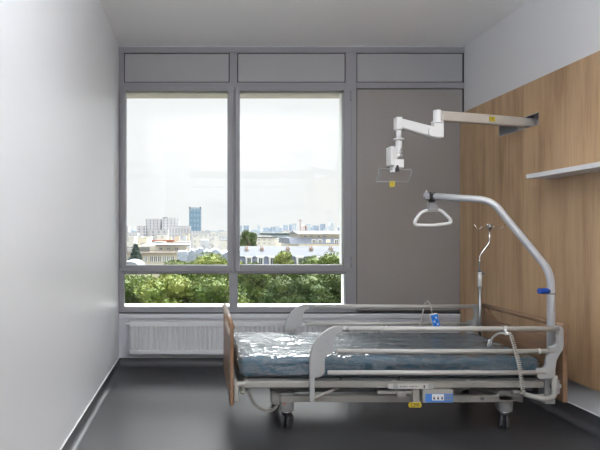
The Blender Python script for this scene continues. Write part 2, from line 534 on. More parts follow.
w3 = window(3, 'low fixed window pane nearest the plain white wall', 124, 229.6, 273.6, 307.0, 124.6, 229.6, 273.6, 307.0, False)
w4 = window(4, 'low fixed window pane beside the taupe panel', 237.6, 345.5, 273.6, 307.0, 237.6, 344.8, 273.6, 307.0, False)
def lock(root, px, m=M_FRAME):
    bm = BM(); ya = YI - .005
    add_box(bm, fx(px - .8), fx(px + .8), ya - .008, ya, fz(246), fz(239)); 
    add_cyl(bm, (fx(px), ya - .018, fz(242.5)), (fx(px), ya, fz(242.5)), .009, 14)
    obj('lock', bm, m, root, bevel=.001)
lock(w1, 230.4); lock(w2, 237.4)
def hinge(root, px, py):
    bm = BM(); add_cyl(bm, (fx(px), YI - .012, fz(py + 5)), (fx(px), YI - .012, fz(py - 5)), .008, 12)
    add_box(bm, fx(px) - .012, fx(px) + .012, YI - .012, YI + .0, fz(py + 4), fz(py - 4))
    obj('hinge', bm, M_FRAME, root)
hinge(w2, 350.0, 97); hinge(w2, 350.0, 262); hinge(w1, 121.4, 97); hinge(w1, 121.4, 262)

# exterior ledge and soffit, outer wall
bm = BM(); add_box(bm, -1.6, 3.4, YO + .0, 5.745, fz(307) - .07, fz(307) - .012)
struct(obj('trim_8', bm, M_EXTW, bevel=.004), 'broad white ledge outside the low windows', 'ledge')
bm = BM(); add_box(bm, -1.6, 3.4, YO + .115, YO + .29, fz(91.6) + .02, fz(91.6) + .18)
add_box(bm, -1.6, 3.4, YO + .0, YO + .12, fz(91.6) + .02, fz(91.6) + .3)
struct(obj('trim_9', bm, M_SOFF, bevel=.003), 'beige blind housing outside above the windows', 'blind housing')

# ================================================================== RADIATOR
RX0, RX1, RZ0, RZ1 = XX(129.5, 5.3), XX(381, 5.3), ZZ(354.0, 5.3), ZZ(321.5, 5.3)
rad = thing('radiator', 'long white ribbed panel radiator under the windows', 'radiator', ((RX0 + RX1) / 2, 5.33, RZ0))
bm = BM()
ribs = 52
poly = []
zf = 5.275
step = (RX1 - RX0 - .04) / ribs
poly.append((RX0, 5.29)); poly.append((RX0 + .02, zf))
x = RX0 + .02
for i in range(ribs):
    for a, d in ((.0, 0), (.50, 0), (.60, .02), (.90, .02), (1.0, 0)):
        if a == 1.0: continue
        poly.append((x + a * step, zf + d))
    x += step
poly += [(RX1 - .02, zf), (RX1, 5.29), (RX1, 5.31), (RX0, 5.31)]
# cleaned: drop duplicates
pp = [poly[0]]
for q in poly[1:]:
    if (Vector(q) - Vector(pp[-1])).length > 1e-5: pp.append(q)
add_prism(bm, pp, RZ0 + .04, RZ1 - .045, 'Z')
obj('ribbed_panel', bm, M_RAD, rad)
part('top_band', M_RAD, rad, (RX0, RX1, zf - .001, 5.30, RZ1 - .05, RZ1 - .006), bevel=.006)
part('bottom_band', M_RAD, rad, (RX0, RX1, zf - .001, 5.30, RZ0, RZ0 + .045), bevel=.006)
bm = BM(); add_box(bm, RX0, RX1, zf, 5.37, RZ1 - .012, RZ1)
for i in range(60):
    pass
obj('top_grille', bm, M_RAD, rad, .003)
part('rear_panel', M_RAD, rad, (RX0 + .01, RX1 - .01, 5.345, 5.365, RZ0 + .01, RZ1 - .015))
part('wall_bracket', M_RAD, rad, (RX0 + .3, RX0 + .33, 5.30, 5.398, RZ0 + .05, RZ1 - .05))
part('wall_bracket', M_RAD, rad, (RX1 - .33, RX1 - .3, 5.30, 5.398, RZ0 + .05, RZ1 - .05))
bm = BM(); add_cyl(bm, (RX0 - .025, 5.32, RZ1 - .03), (RX0 + .01, 5.32, RZ1 - .03), .011, 14); add_lathe(bm, [(.006, 0), (.013, .004), (.013, .014), (.005, .018)], (RX0 - .04, 5.32, RZ1 - .03), 14, 'X')
obj('bleed_valve', bm, M_WHITE, rad)
bm = BM(); add_cyl(bm, (RX1 - .01, 5.32, RZ1 - .035), (RX1 + .04, 5.32, RZ1 - .035), .012, 14)
add_lathe(bm, [(.012, 0), (.022, .006), (.022, .05), (.016, .06)], (RX1 + .03, 5.30, RZ1 - .035), 18, 'X')
v = obj('thermostat_valve', bm, M_WHITE, rad)
bm = BM(); add_lathe(bm, [(.0235, 0), (.0235, .016)], (RX1 + .064, 5.30, RZ1 - .035), 18, 'X'); obj('valve_ring', bm, M_BLACK, v)
bm = BM(); add_lathe(bm, [(.0235, 0), (.0235, .005)], (RX1 + .028, 5.30, RZ1 - .035), 18, 'X'); obj('valve_ring', bm, M_BLACK, v)
tubepart('pipe', M_WHITE, rad, fillet([(RX1 + .02, 5.32, RZ1 - .035), (RX1 + .02, 5.32, RZ0 - .01), (RX1 + .02, 5.385, RZ0 - .01)], .02), .007)

# ================================================================== WALL SHELF
bm = BM(); add_box(bm, 2.498, PX, 1.6, 3.985, 1.786, 1.819)
tag(obj('wall_shelf', bm, mat('white_melamine', (.72, .72, .74), .4), bevel=.0015), 'long thin white shelf fixed to the oak panelling', 'shelf')

# ================================================================== BED
bed = thing('hospital_bed', 'hospital bed with wooden end boards, grey side rails and steel frame', 'bed', (1.32, 3.94, 0))
YN, YFAR = 3.45, 4.43
# --- end boards
def endboard(name, xa, xb, ztop, zbot, label):
    x0, x1 = min(xa, xb), max(xa, xb)
    y0, y1 = YN, YFAR
    bm = BM()
    # outline in (y,z): posts rise to the rail, between them a long shallow arc
    zr = ztop - .028
    cols = [(y0, zr), (y0 + .045, zr), (y0 + .05, zr - .012)]
    m_ = 24
    for i in range(m_ + 1):
        t = i / m_
        cols.append((y0 + .052 + t * (y1 - y0 - .104), zr - .015 - .072 * min(1, math.sin(math.pi * t) * 2.2) ** .7 if 0 < t < 1 else zr - .015))
    cols += [(y1 - .05, zr - .012), (y1 - .045, zr), (y1, zr)]
    g = [[bm.verts.new((xx, yy, zz)) for xx in (x0, x1) for zz in (zbot, top)] for yy, top in cols]
    for a_, b_ in zip(g, g[1:]):
        bm.faces.new((a_[0], a_[1], b_[1], b_[0])); bm.faces.new((a_[2], b_[2], b_[3], a_[3]))
        bm.faces.new((a_[1], a_[3], b_[3], b_[1])); bm.faces.new((a_[0], b_[0], b_[2], a_[2]))
    bm.faces.new((g[0][0], g[0][2], g[0][3], g[0][1])); bm.faces.new((g[-1][0], g[-1][1], g[-1][3], g[-1][2]))
    b = obj(name, bm, M_BEECH, bed, bevel=.002)
    bm = BM()
    c = (x0 + x1) / 2
    add_tube(bm, [(c, y0 - .006, ztop - .018), (c, y1 + .006, ztop - .018)], .019, 16)
    obj('top_rail', bm, M_BEECH, b)
    return b
fb = endboard('footboard', .207, .229, .770, .230, '')
hb = endboard('headboard', 2.405, 2.436, .775, .253, '')
for (y, z) in ((3.56, .30), (3.56, .36), (3.56, .43), (3.56, .50), (4.32, .36), (4.32, .5)):
    bm = BM(); add_cyl(bm, (.2045, y, z), (.208, y, z), .007, 12); obj('screw_cap', bm, M_WHITE, fb)
# --- lying-surface frame
bm = BM()
LZ0, LZ1 = .342, .383
for (ya, yb) in ((3.475, 3.505), (4.375, 4.405)):
    add_box(bm, .30, 2.30, ya, yb, LZ0, LZ1)
for x in (.30, .75, 1.30, 1.80, 2.26):
    add_box(bm, x, x + .035, 3.505, 4.375, LZ0, LZ1 - .004)
lf = obj('bed_frame', bm, M_BEDM, bed, bevel=.006)
bm = BM()   # rounded foot corners
for y, y2 in ((3.49, 3.56), (4.39, 4.32)):
    add_tube(bm, fillet([(.31, y, .3625), (.245, y, .3625), (.245, y2, .3625)], .045), .0195, 12)
add_box(bm, .236, .256, 3.55, 4.33, LZ0, LZ1)
obj('foot_crossbar', bm, M_BEDM, bed, bevel=.003)
for (xa, xb_) in ((.33, .95), (.965, 1.35), (1.365, 1.55), (1.565, 2.28)):
    part('deck_section', M_DGREY, bed, (xa, xb_, 3.53, 4.35, LZ1 - .012, LZ1 + .004))
# foot bracket and mounting plates
part('board_bracket', M_BEDM, bed, (.232, .262, 3.47, 3.50, ZZ(402, 3.48), ZZ(384, 3.48)), bevel=.003)
part('board_bracket', M_BEDM, bed, (.232, .262, 4.38, 4.41, .26, .36), bevel=.003)
bm = BM(); add_cyl(bm, (.29, 3.49, .315), (.29, 3.49, .345), .009, 12); add_lathe(bm, [(.016, 0), (.021, .006), (.019, .014), (.009, .02)], (.29, 3.49, .300), 18)
obj('clamp_knob', bm, mat('olive_grey_plastic', (.22, .21, .17), .5), bed)
# side-bar inlay with pins
bm = BM()
yb = 3.470
add_box(bm, XX(388, yb), XX(430, yb), yb - .004, yb + .008, ZZ(388.6, yb), ZZ(383.8, yb))
sb = obj('angle_scale', bm, mat('scale_strip', (.50, .49, .46), .4), bed, .001)
bm = BM()
for i in range(13):
    if i in (6,): continue
    x = XX(400 + i * 1.35, yb)
    add_box(bm, x, x + .0028 + .002 * (i % 3 == 0), yb - .0055, yb - .004, ZZ(386.8, yb), ZZ(385.8, yb))
obj('scale_mark', bm, M_BLACK, sb)
bm = BM(); add_box(bm, XX(423.3, yb), XX(424.6, yb), yb - .0055, yb - .004, ZZ(387.6, yb), ZZ(385, yb))
obj('scale_pointer', bm, M_BLACK, sb)
for px in (395.3, 430.5):
    bm = BM(); add_lathe(bm, [(.0185, 0), (.0185, .008), (.015, .012)], (XX(px, yb), yb - .006, ZZ(386.2, yb)), 20, 'Y')
    for v in bm.verts: v.co.y = 2 * (yb + .003) - v.co.y if False else v.co.y
    obj('pivot_pin', bm, M_RAILP, bed)
# accessory rail and hooks
part('accessory_rail', M_BEDM, bed, (XX(377, 3.5), XX(417, 3.5), 3.485, 3.50, ZZ(393.2, 3.5), ZZ(390.2, 3.5)), bevel=.001)
for px in (396.8, 402.0):
    part('accessory_hook', M_BEDM, bed, (XX(px, 3.48), XX(px + 4.0, 3.48), 3.475, 3.495, ZZ(397, 3.48), ZZ(391, 3.48)), bevel=.002)
part('release_bracket', M_BEDM, bed, (XX(412.5, 3.48), XX(419.2, 3.48), 3.475, 3.515, ZZ(403, 3.48), ZZ(389, 3.48)), bevel=.003)
bm = BM()
cx, cz = XX(415, 3.465), ZZ(405.1, 3.465)
for s in (-1, 1): pass
pl = [(cx - .046, cz), (cx - .038, cz + .017), (cx + .038, cz + .017), (cx + .046, cz), (cx + .038, cz - .017), (cx - .038, cz - .017)]
add_prism(bm, pl, 3.462, 3.472)
cpr = obj('release_handle', bm, M_YEL, bed, bevel=.003); cpr['label'] = 'yellow release handle marked CPR'
text('lettering', 'CPR', M_BLACK, cpr, (cx, 3.4615, cz), .034)
# control box
x0, x1 = XX(423, 3.46), XX(453.5, 3.46); z0, z1 = ZZ(403, 3.46), ZZ(389.6, 3.46)
cb = part('control_box', M_BEDM, bed, (x0, x1, 3.462, 3.56, z0, z1), bevel=.005); cb['label'] = 'grey control box with a blue keypad'
part('keypad', M_BLUE, cb, (XX(425.3, 3.46), XX(452.8, 3.46), 3.4595, 3.463, ZZ(402.2, 3.46), ZZ(393.8, 3.46)), bevel=.0)
part('white_field', M_WHITE, cb, (XX(432, 3.46), XX(443.9, 3.46), 3.4585, 3.462, ZZ(400.3, 3.46), ZZ(394.2, 3.46)), bevel=.0)
for px in (434, 438, 442):
    bm = BM(); c = XX(px, 3.46)
    add_box(bm, c - .0055, c + .0055, 3.4575, 3.459, ZZ(399.4, 3.46), ZZ(397.6, 3.46))
    add_tube(bm, [(c - .0035, 3.458, ZZ(397.6, 3.46)), (c - .0035, 3.458, ZZ(396.3, 3.46)), (c + .0035, 3.458, ZZ(396.3, 3.46)), (c + .0035, 3.458, ZZ(397.6, 3.46))], .0012, 6)
    obj('lock_symbol', bm, M_BLACK, cb)
for i in range(6):
    px, py = 445.6 + 2.4 * (i % 3), 395.9 + 3.4 * (i // 3)
    part('key', M_MGREY, cb, (XX(px - .9, 3.46), XX(px + .9, 3.46), 3.4575, 3.46, ZZ(py + 1, 3.46), ZZ(py - 1, 3.46)), bevel=.001)

# --- chassis
CH0, CH1 = .205, .252
bm = BM()
for (ya, yb) in ((3.60, 3.64), (4.20, 4.24)):
    add_box(bm, .56, 2.16, ya, yb, CH0, CH1)
for x in (.60, 1.3, 2.08): add_box(bm, x, x + .05, 3.64, 4.20, CH0, CH1)
obj('chassis', bm, M_BEDM, bed, bevel=.004)
bm = BM()   # second inner tube, darker equipment
add_box(bm, .50, 1.25, 3.66, 3.74, .255, .315); add_box(bm, 1.40, 2.0, 3.80, 3.95, .235, .31)
obj('drive_housing', bm, M_DGREY, bed, bevel=.012)
for (xa, xb_) in ((.62, .95), (1.75, 2.08)):   # lifting arms
    for y in (3.70, 4.14):
        bm = BM(); add_box(bm, -.018, .018, -.012, .012, 0, math.hypot(xb_ - xa, .12))
        a = Vector((xa, y, .235)); b = Vector((xb_, y, .355))
        q = Vector((0, 0, 1)).rotation_difference(b - a).to_matrix().to_4x4()
        for v in bm.verts: v.co = Matrix.Translation(a) @ q @ v.co
        obj('lifting_arm', bm, M_BEDM, bed, bevel=.003)
for (xa, xb_, z_) in ((1.0, 1.42, .29), (1.28, 1.7, .30)):  # actuators
    bm = BM(); add_tube(bm, [(xa, 3.95, z_ - .03), (xb_, 3.95, z_ + .02)], .028, 16); add_tube(bm, [(xb_, 3.95, z_ + .02), (xb_ + .22, 3.95, z_ + .045)], .014, 12)
    obj('actuator', bm, M_DGREY, bed)
# white panel edge seen through the frame, small reflector dot
bm = BM(); add_lathe(bm, [(.013, 0), (.013, .006), (.008, .009)], (XX(482.5, 3.59), 3.592, ZZ(398.7, 3.59)), 16, 'Y')
obj('lock_button', bm, M_DGREY, bed)
bm = BM(); add_lathe(bm, [(.006, 0), (.006, .012)], (XX(482.5, 3.585), 3.586, ZZ(398.7, 3.585)), 12, 'Y')
obj('lock_button', bm, M_CHROME, bed)
# U-shaped foot lever
tubepart('foot_lever', M_BEDM, bed, fillet([W(247.5, 389, 3.55), W(255, 406, 3.58), W(268, 411.5, 3.62), W(276.5, 408, 3.66), W(277.5, 398, 3.70)], .05), .012)
part('lever_block', M_BEDM, bed, (XX(271, 3.68), XX(281, 3.68), 3.64, 3.72, ZZ(403, 3.68), ZZ(390, 3.68)), bevel=.006)
# --- castors with housings
WH = .105
def castor(x, y, ang=58, flip=1):
    h = BM()
    top = .262
    prof = [(.036, .128), (.047, .134), (.050, .19), (.050, top)]
    rings = []
    for r, z in prof:
        ring = []
        for k in range(24):
            a = 2 * math.pi * k / 24
            c, s = math.cos(a), math.sin(a)
            c = math.copysign(abs(c) ** .6, c); s = math.copysign(abs(s) ** .6, s)
            ring.append(h.verts.new((x + c * r, y + s * r * .9, z)))
        rings.append(ring)
    for a, b in zip(rings, rings[1:]):
        for k in range(24):
            f = h.faces.new((a[k], a[(k + 1) % 24], b[(k + 1) % 24], b[k])); f.smooth = True
    h.faces.new(rings[0][::-1]); h.faces.new(rings[-1])
    ho = obj('wheel_housing', h, M_RAILP, bed)
    c = BM()
    add_cyl(c, (x, y, .098), (x, y, .13), .016, 14)
    add_lathe(c, [(.03, 0), (.034, .004), (.03, .012)], (x, y, .117), 20)
    co = obj('castor', c, M_CHROME, bed)
    RM = Matrix.Translation((x, y, 0)) @ Matrix.Rotation(math.radians(ang), 4, 'Z') @ Matrix.Translation((-x, -y, 0))
    for s in (-1, 1):
        w = BM()
        add_lathe(w, [(.030, -.010), (.046, -.0095), (.0525, -.006), (.0525, .006), (.046, .0095), (.030, .010)], (x + .018 * flip, y + s * .018, .0535), 28, 'Y')
        bmesh.ops.transform(w, matrix=RM, verts=w.verts)
        wh = obj('wheel', w, M_RUBBER, co)
    c = BM()   # fork hood
    add_box(c, x - .012, x + .03 * flip if flip > 0 else x + .012, y - .007, y + .007, .045, .112)
    add_cyl(c, (x + .018 * flip, y - .03, .0535), (x + .018 * flip, y + .03, .0535), .01, 12)
    add_box(c, x - .030 * flip if flip < 0 else x - .026, x + .03, y - .026, y + .026, .100, .118)
    bmesh.ops.transform(c, matrix=RM, verts=c.verts)
    obj('fork', c, M_BLACK, co, bevel=.003)
    return ho
h1 = castor(XX(286.5, 3.66), 3.66)
castor(XX(504, 3.66) , 3.66, 66)
castor(XX(286.5, 3.66), 4.20); castor(XX(504, 3.66), 4.20)
# sticker on the foot housing
bm = BM(); xs = XX(285, 3.6); zs = ZZ(403.5, 3.6)
add_prism(bm, [(xs - .008, zs - .006), (xs - .002, zs - .014), (xs + .013, zs + .010), (xs + .010, zs + .013), (xs - .002, zs - .003), (xs - .006, zs)], 3.6115, 3.6135)
obj('tick_mark', bm, M_RED, h1)
bm = BM(); 
for dx in (-.012, .002): add_box(bm, xs + dx, xs + dx + .010, 3.6115, 3.6135, zs + .020, zs + .025)
obj('printed_mark', bm, M_BLACK, h1)
# sloping cover next to the head castor
bm = BM()
xa = XX(496, 3.62)
add_prism(bm, [(xa, .21), (xa + .13, .21), (xa + .18, .20), (xa + .18, .275), (xa + .14, .285), (xa + .02, .285), (xa, .262)], 3.60, 3.70)
obj('end_cover', bm, M_BEDM, bed, bevel=.01)

# --- side rails
def siderail(y, near=True):
    zb = [.745, .598, .458] 
    yt = .0165
    xl, xr = .72, 2.385
    root = None
    bm = BM()
    add_tube(bm, [(.955, y, zb[0]), (xr - .03, y, zb[0])], .0175, 16)
    root = obj('side_rail', bm, M_RAIL, bed)
    for i, (a, b) in enumerate(((.905, xr - .06), (.845, xr - .12))):
        bm = BM(); add_tube(bm, [(a, y, zb[i + 1]), (b, y, zb[i + 1])], .0155, 16)
        obj('rail_bar', bm, M_RAIL, root)
    # end plates, shapes in pixels of the near rail
    def q(px, py): return (XX(px, 3.42), ZZ(py, 3.42))
    left = [(344, 326.9), (338, 325.6), (333.5, 326.6), (328.5, 328.8), (323.5, 332.0), (319, 336.2), (315.2, 341), (312.6, 346), (310.9, 351), (309.9, 357),
            (309.5, 366), (309.5, 402), (314.2, 402), (314.4, 377.5), (318, 377.2), (320.8, 376), (323, 374), (324.2, 372), (324.4, 359), (325.4, 356.2), (328.3, 354.4), (332.6, 352.5), (333.8, 349), (334.2, 339.5), (336, 335), (339, 332.8), (344, 332.3)]
    bm = BM(); add_prism(bm, [q(*p) for p in left], y - .014, y + .014)
    lp = obj('end_plate', bm, M_RAILP, root, bevel=.004, seg=3)
    for zz in (zb[0],):
        bm = BM(); add_tube(bm, [(.935, y, zz), (.972, y, zz)], .0195, 16); obj('rail_sleeve', bm, M_RAILP, root)
    right = [(556, 326.4), (559, 325.7), (562.5, 326.5), (564.2, 329), (564.5, 345), (563.2, 350), (559.5, 355.5), (557.2, 360), (556.2, 367), (555.2, 375), (552, 378.3), (540, 378.4), (538.2, 376.5), (538.2, 370), (540, 368.4),
             (545, 368), (547.2, 365.5), (548, 358), (549.6, 353.6), (549.8, 347.4), (552, 346.6), (556, 346), (558, 343.5), (558.6, 340), (558.6, 333), (556, 332)]
    bm = BM(); add_prism(bm, [(q(*p)[0] - .012, q(*p)[1]) for p in right], y - .014, y + .014)
    rp = obj('end_plate', bm, M_RAILP, root, bevel=.004, seg=3)
    s = 1 if near else -1
    # linkage tubes back to the frame
    bm = BM()
    xf, zf_ = q(312, 399)
    add_tube(bm, fillet([(xf, y, zf_), (xf + .03, y + s * .02, zf_ + .005), (xf + .20, y + s * .09, .335)], .04), .0095, 12)
    obj('linkage', bm, M_BEDM, root)
    xf, zf_ = q(560, 384)
    bm = BM()
    add_tube(bm, fillet([(xf - .035, y, .44), (xf - .035, y, .30), (xf - .09, y + s * .03, .272), (xf - .2, y + s * .06, .30)], .05), .0165, 12)
    obj('linkage', bm, M_BEDM, root)
    return root, lp
railN, lpN = siderail(3.42)
railF, lpF = siderail(4.45, False)
yy = 3.42 - .0155
text('printed_mark', 'CE', M_MGREY, lpN, (XX(326.5, 3.42), yy + .001, ZZ(340.5, 3.42)), .016)
bm = BM()
for dx, dz in ((0, 0), (.012, .004), (.024, 0)): add_box(bm, XX(316, 3.42) + dx, XX(316, 3.42) + dx + .009, yy, yy + .002, ZZ(350, 3.42) + dz * .4, ZZ(350, 3.42) + dz * .4 + .0018)
obj('printed_mark', bm, M_MGREY, lpN)
bm = BM(); 
for i in range(7): add_box(bm, XX(355.5 + i * 1.9, 3.4), XX(356.7 + i * 1.9, 3.4), 3.4015, 3.4035, .738, .744 - .002 * (i % 2))
obj('printed_mark', bm, M_MGREY, railN)
# clip on the near rail, and small collars
def collar(x, z, y=3.42, r=.0215, w=.012, m=M_RAILP, par=None):
    bm = BM(); add_tube(bm, [(x - w, y, z), (x + w, y, z)], r, 18); return obj('collar', bm, m, par or bed)
collar(XX(504.5, 3.42), .745, w=.016, r=.022, par=railN, m=M_RAIL)
collar(XX(538.5, 3.42), .598, w=.009, r=.019, par=railN, m=M_RAIL)
# head bracket with pole socket
SXp, SYp = 2.352, 3.515
part('pole_socket', M_RAILP, bed, (XX(546.0, 3.47), XX(556.2, 3.47), 3.475, 3.555, .232, .44), bevel=.008)
part('board_bracket', M_RAILP, bed, (2.385, 2.408, 3.48, 3.52, .30, .39), bevel=.003)
part('board_bracket', M_RAILP, bed, (2.30, 2.408, 4.36, 4.40, .30, .39), bevel=.003)
part('head_crossbar', M_BEDM, bed, (2.30, 2.33, 3.50, 4.40, .335, .385), bevel=.004)
bm = BM(); add_lathe(bm, [(.02, 0), (.028, .01), (.03, .05), (.02, .06)], (2.19, 3.53, .335), 18, 'X'); obj('head_clamp', bm, M_DGREY, bed)
bm = BM(); add_tube(bm, fillet([(2.10, 3.50, .305), (2.17, 3.50, .30), (2.26, 3.50, .275), (2.33, 3.5, .285), (2.345, 3.5, .34)], .05), .013, 12); obj('head_lever', bm, M_BEDM, bed)
part('head_lug', M_RAILP, bed, (2.335, 2.40, 3.455, 3.475, .345, .372), bevel=.003)

# ================================================================== MATTRESS
def rbox(bm, x0, x1, y0, y1, z0, z1, r, nx, ny, nz, disp=None):
    """rounded box from a cube grid"""
    vm = {}
    c = Vector(((x0 + x1) / 2, (y0 + y1) / 2, (z0 + z1) / 2)); hx, hy, hz = (x1 - x0) / 2, (y1 - y0) / 2, (z1 - z0) / 2
    def vert(i, j, k):
        key = (i, j, k)
        if key in vm: return vm[key]
        p = Vector((-hx + 2 * hx * i / nx, -hy + 2 * hy * j / ny, -hz + 2 * hz * k / nz))
        q = Vector((max(-hx + r[0], min(hx - r[0], p.x)), max(-hy + r[1], min(hy - r[1], p.y)), max(-hz + r[2], min(hz - r[2], p.z))))
        d = Vector(((p.x - q.x) / r[0], (p.y - q.y) / r[1], (p.z - q.z) / r[2]))
        if d.length > 1e-6:
            m_ = max(abs(d.x), abs(d.y), abs(d.z)); d = d.normalized() * m_
            p = q + Vector((d.x * r[0], d.y * r[1], d.z * r[2]))
        p += c
        if disp: p = disp(p, (p - c))
        vm[key] = bm.verts.new(p); return vm[key]
    def face(a): 
        f = bm.faces.new([vert(*t) for t in a]); f.smooth = True
    for i in range(nx):
        for j in range(ny):
            for k in (0, nz): face([(i, j, k), (i + 1, j, k), (i + 1, j + 1, k), (i, j + 1, k)])
    for i in range(nx):
        for k in range(nz):
            for j in (0, ny): face([(i, j, k), (i + 1, j, k), (i + 1, j, k + 1), (i, j, k + 1)])
    for j in range(ny):
        for k in range(nz):
            for i in (0, nx): face([(i, j, k), (i, j + 1, k), (i, j + 1, k + 1), (i, j, k + 1)])

MX0, MX1, MY0, MY1, MZ0, MZ1 = .262, 2.318, 3.515, 4.365, .3875, .545
matt = thing('mattress', 'teal hospital mattress still wrapped in clear crinkled plastic film', 'mattress', ((MX0 + MX1) / 2, (MY0 + MY1) / 2, MZ0))
def dm(p, d):
    s = .004 * noise.noise(p * 4)
    return p + Vector((0, 0, s if d.z > 0 else 0))
bm = BM(); rbox(bm, MX0 + .02, MX1 - .008, MY0 + .012, MY1 - .012, MZ0, MZ1 - .010, (.06, .05, .045), 60, 26, 8, dm)
obj('mattress_body', bm, M_TEAL, matt)
def df(p, d):
    # the film lies loose: long folds along the bed, creases at the foot end
    foot = max(0, 1 - (p.x - MX0) / .9)
    a = noise.noise(Vector((p.x * 1.6, p.y * 13, p.z * 9))) * .0035
    a += noise.noise(Vector((p.x * 9, p.y * 16, p.z * 16 + 3))) * (.0015 + .007 * foot)
    a += abs(noise.noise(Vector((p.x * 17 + p.z * 12, p.y * 12 - p.x * 6, p.z * 22)))) * (.002 + .010 * foot)
    q = Vector((p.x, p.y, p.z))
    n_ = Vector((d.x / 1.03, d.y / .43, d.z / .079)); m_ = max(abs(n_.x), abs(n_.y), abs(n_.z)); 
    n_ = Vector((n_.x if abs(n_.x) > .9 * m_ else 0, n_.y if abs(n_.y) > .9 * m_ else 0, n_.z if abs(n_.z) > .9 * m_ else 0)).normalized()
    if d.z < -.06: return q
    return q + n_ * a
bm = BM(); rbox(bm, MX0, MX1, MY0, MY1, MZ0 - .0, MZ1, (.065, .05, .045), 230, 90, 14, df)
pf = obj('plastic_film', bm, M_FILM, matt); pf['label'] = 'clear crinkled plastic film wrapping'

# ================================================================== TRAPEZE POLE
A = W(551, 402, 3.5); 
pole = thing('lifting_pole', 'tall bent grey patient lifting pole standing in the bed head socket', 'lifting pole', (2.352, 3.515, .25))
pts = [(2.370, 3.515, .245), (2.370, 3.515, 1.105), W(491.5, 200.2, 3.69), W(424.5, 195.6, 3.93)]
bm = BM(); add_tube(bm, fillet(pts, .085, 10), .0245, 20)
obj('pole', bm, M_POLE, pole)
bm = BM(); add_tube(bm, [(2.370, 3.515, .96), (2.370, 3.515, .972)], .0258, 20); obj('collar', bm, M_MGREY, pole)
bm = BM(); add_cyl(bm, W(547.5, 291, 3.5), W(539.0, 291, 3.49), .0195, 18); add_cyl(bm, W(549, 291, 3.505), W(546.5, 291, 3.5), .014, 14)
obj('clamp_knob', bm, M_DBLUE, pole, bevel=.003)['label'] = 'dark blue clamp knob'
p = W(444.7, 194.3, 3.89); bm = BM(); add_lathe(bm, [(.008, -.004), (.009, .003), (.005, .008)], p, 12); obj('stop_pin', bm, M_CHROME, pole)
p = W(426.5, 192.3, 3.925); bm = BM(); add_lathe(bm, [(.008, -.004), (.009, .008), (.005, .016)], p, 12); obj('stop_pin', bm, M_CHROME, pole)
p = W(423.6, 195.6, 3.932); bm = BM(); add_cyl(bm, p, (p.x + .02, p.y - .005, p.z - .002), .0255, 20); obj('end_cap', bm, M_MGREY, pole, bevel=.004)

grip = thing('trapeze_grip', 'white triangular trapeze grip hanging on a black strap from the lifting pole', 'grip handle', W(431.5, 196, 3.915))
Yg = 3.915
bm = BM()   # strap: a loop over the pole and its tail
c = W(431.2, 196.4, Yg)
for k in range(16):
    a0, a1 = 2 * math.pi * k / 16, 2 * math.pi * (k + 1) / 16
    r0, r1 = .0285, .0325
    q = [(c.y + r * math.cos(a), c.z + r * math.sin(a)) for r, a in ((r0, a0), (r1, a0), (r1, a1), (r0, a1))]
    add_prism(bm, q, c.x - .024, c.x + .026, 'X')
add_box(bm, c.x - .019, c.x + .024, c.y - .006, c.y + .006, ZZ(203.5, Yg), c.z - .027)
obj('strap', bm, M_BLACK, grip)
part('buckle', M_BLACK, grip, (c.x - .027, c.x + .029, c.y - .039, c.y - .031, c.z - .020, c.z + .020))
bm = BM(); add_prism(bm, [(XX(428, Yg), ZZ(202.6, Yg)), (XX(436.2, Yg), ZZ(202.6, Yg)), (XX(437.6, Yg), ZZ(210.4, Yg)), (XX(427.0, Yg), ZZ(210.6, Yg))], Yg - .018, Yg + .018)
obj('strap_clamp', bm, M_MGREY, grip, bevel=.003)
gp = [W(426, 210.6, Yg), W(440.5, 210, Yg), W(450.6, 219.5, Yg), W(450.5, 223.3, Yg), W(433, 225.4, Yg), W(415.4, 225.2, Yg), W(414.9, 221, Yg), W(420, 213.4, Yg)]
gp = [Vector((a.x, a.y + (.0), a.z)) for a in gp]
bm = BM(); add_tube(bm, fillet(gp, .028, 5, closed=True), .0125, 12, cap=False); obj('grip_ring', bm, M_WHITE, grip)

# ================================================================== IV POLE
Yi = 4.375
iv = thing('drip_stand_pole', 'slim chromed drip pole with four hooks rising behind the bed head', 'drip pole', (XX(479.8, Yi), Yi, .36))
tubepart('lower_tube', M_STEEL, iv, [(XX(479.8, Yi), Yi, .385), (XX(479.8, Yi), Yi, ZZ(284, Yi))], .0125)
bm = BM(); add_tube(bm, [(XX(479.8, Yi), Yi, ZZ(287, Yi)), (XX(479.8, Yi), Yi, ZZ(271.5, Yi))], .0165, 18); obj('height_collar', bm, M_WHITE, iv)
bm = BM(); add_cyl(bm, (XX(481, Yi), Yi - .01, ZZ(273.5, Yi)), (XX(484, Yi), Yi - .02, ZZ(273.5, Yi)), .010, 12); add_tube(bm, [(XX(479.8, Yi), Yi, ZZ(271.8, Yi)), (XX(479.8, Yi), Yi, ZZ(270.2, Yi))], .018, 18); obj('clamp', bm, M_DGREY, iv)
rodp = [W(479.8, 272, Yi), W(479.8, 255.5, Yi), W(489.6, 242.5, Yi), W(489.6, 227.5, Yi)]
tubepart('upper_rod', M_CHROME, iv, fillet(rodp, .025, 8), .0075)
bm = BM(); add_tube(bm, [W(479.8, 262, Yi), W(479.8, 260, Yi)], .011, 12); obj('collar', bm, M_CHROME, iv)
bm = BM(); add_tube(bm, [W(489.6, 228.8, Yi), W(489.6, 225.2, Yi)], .024, 16); obj('hook_hub', bm, M_STEEL, iv)
hc = W(489.6, 227, Yi)
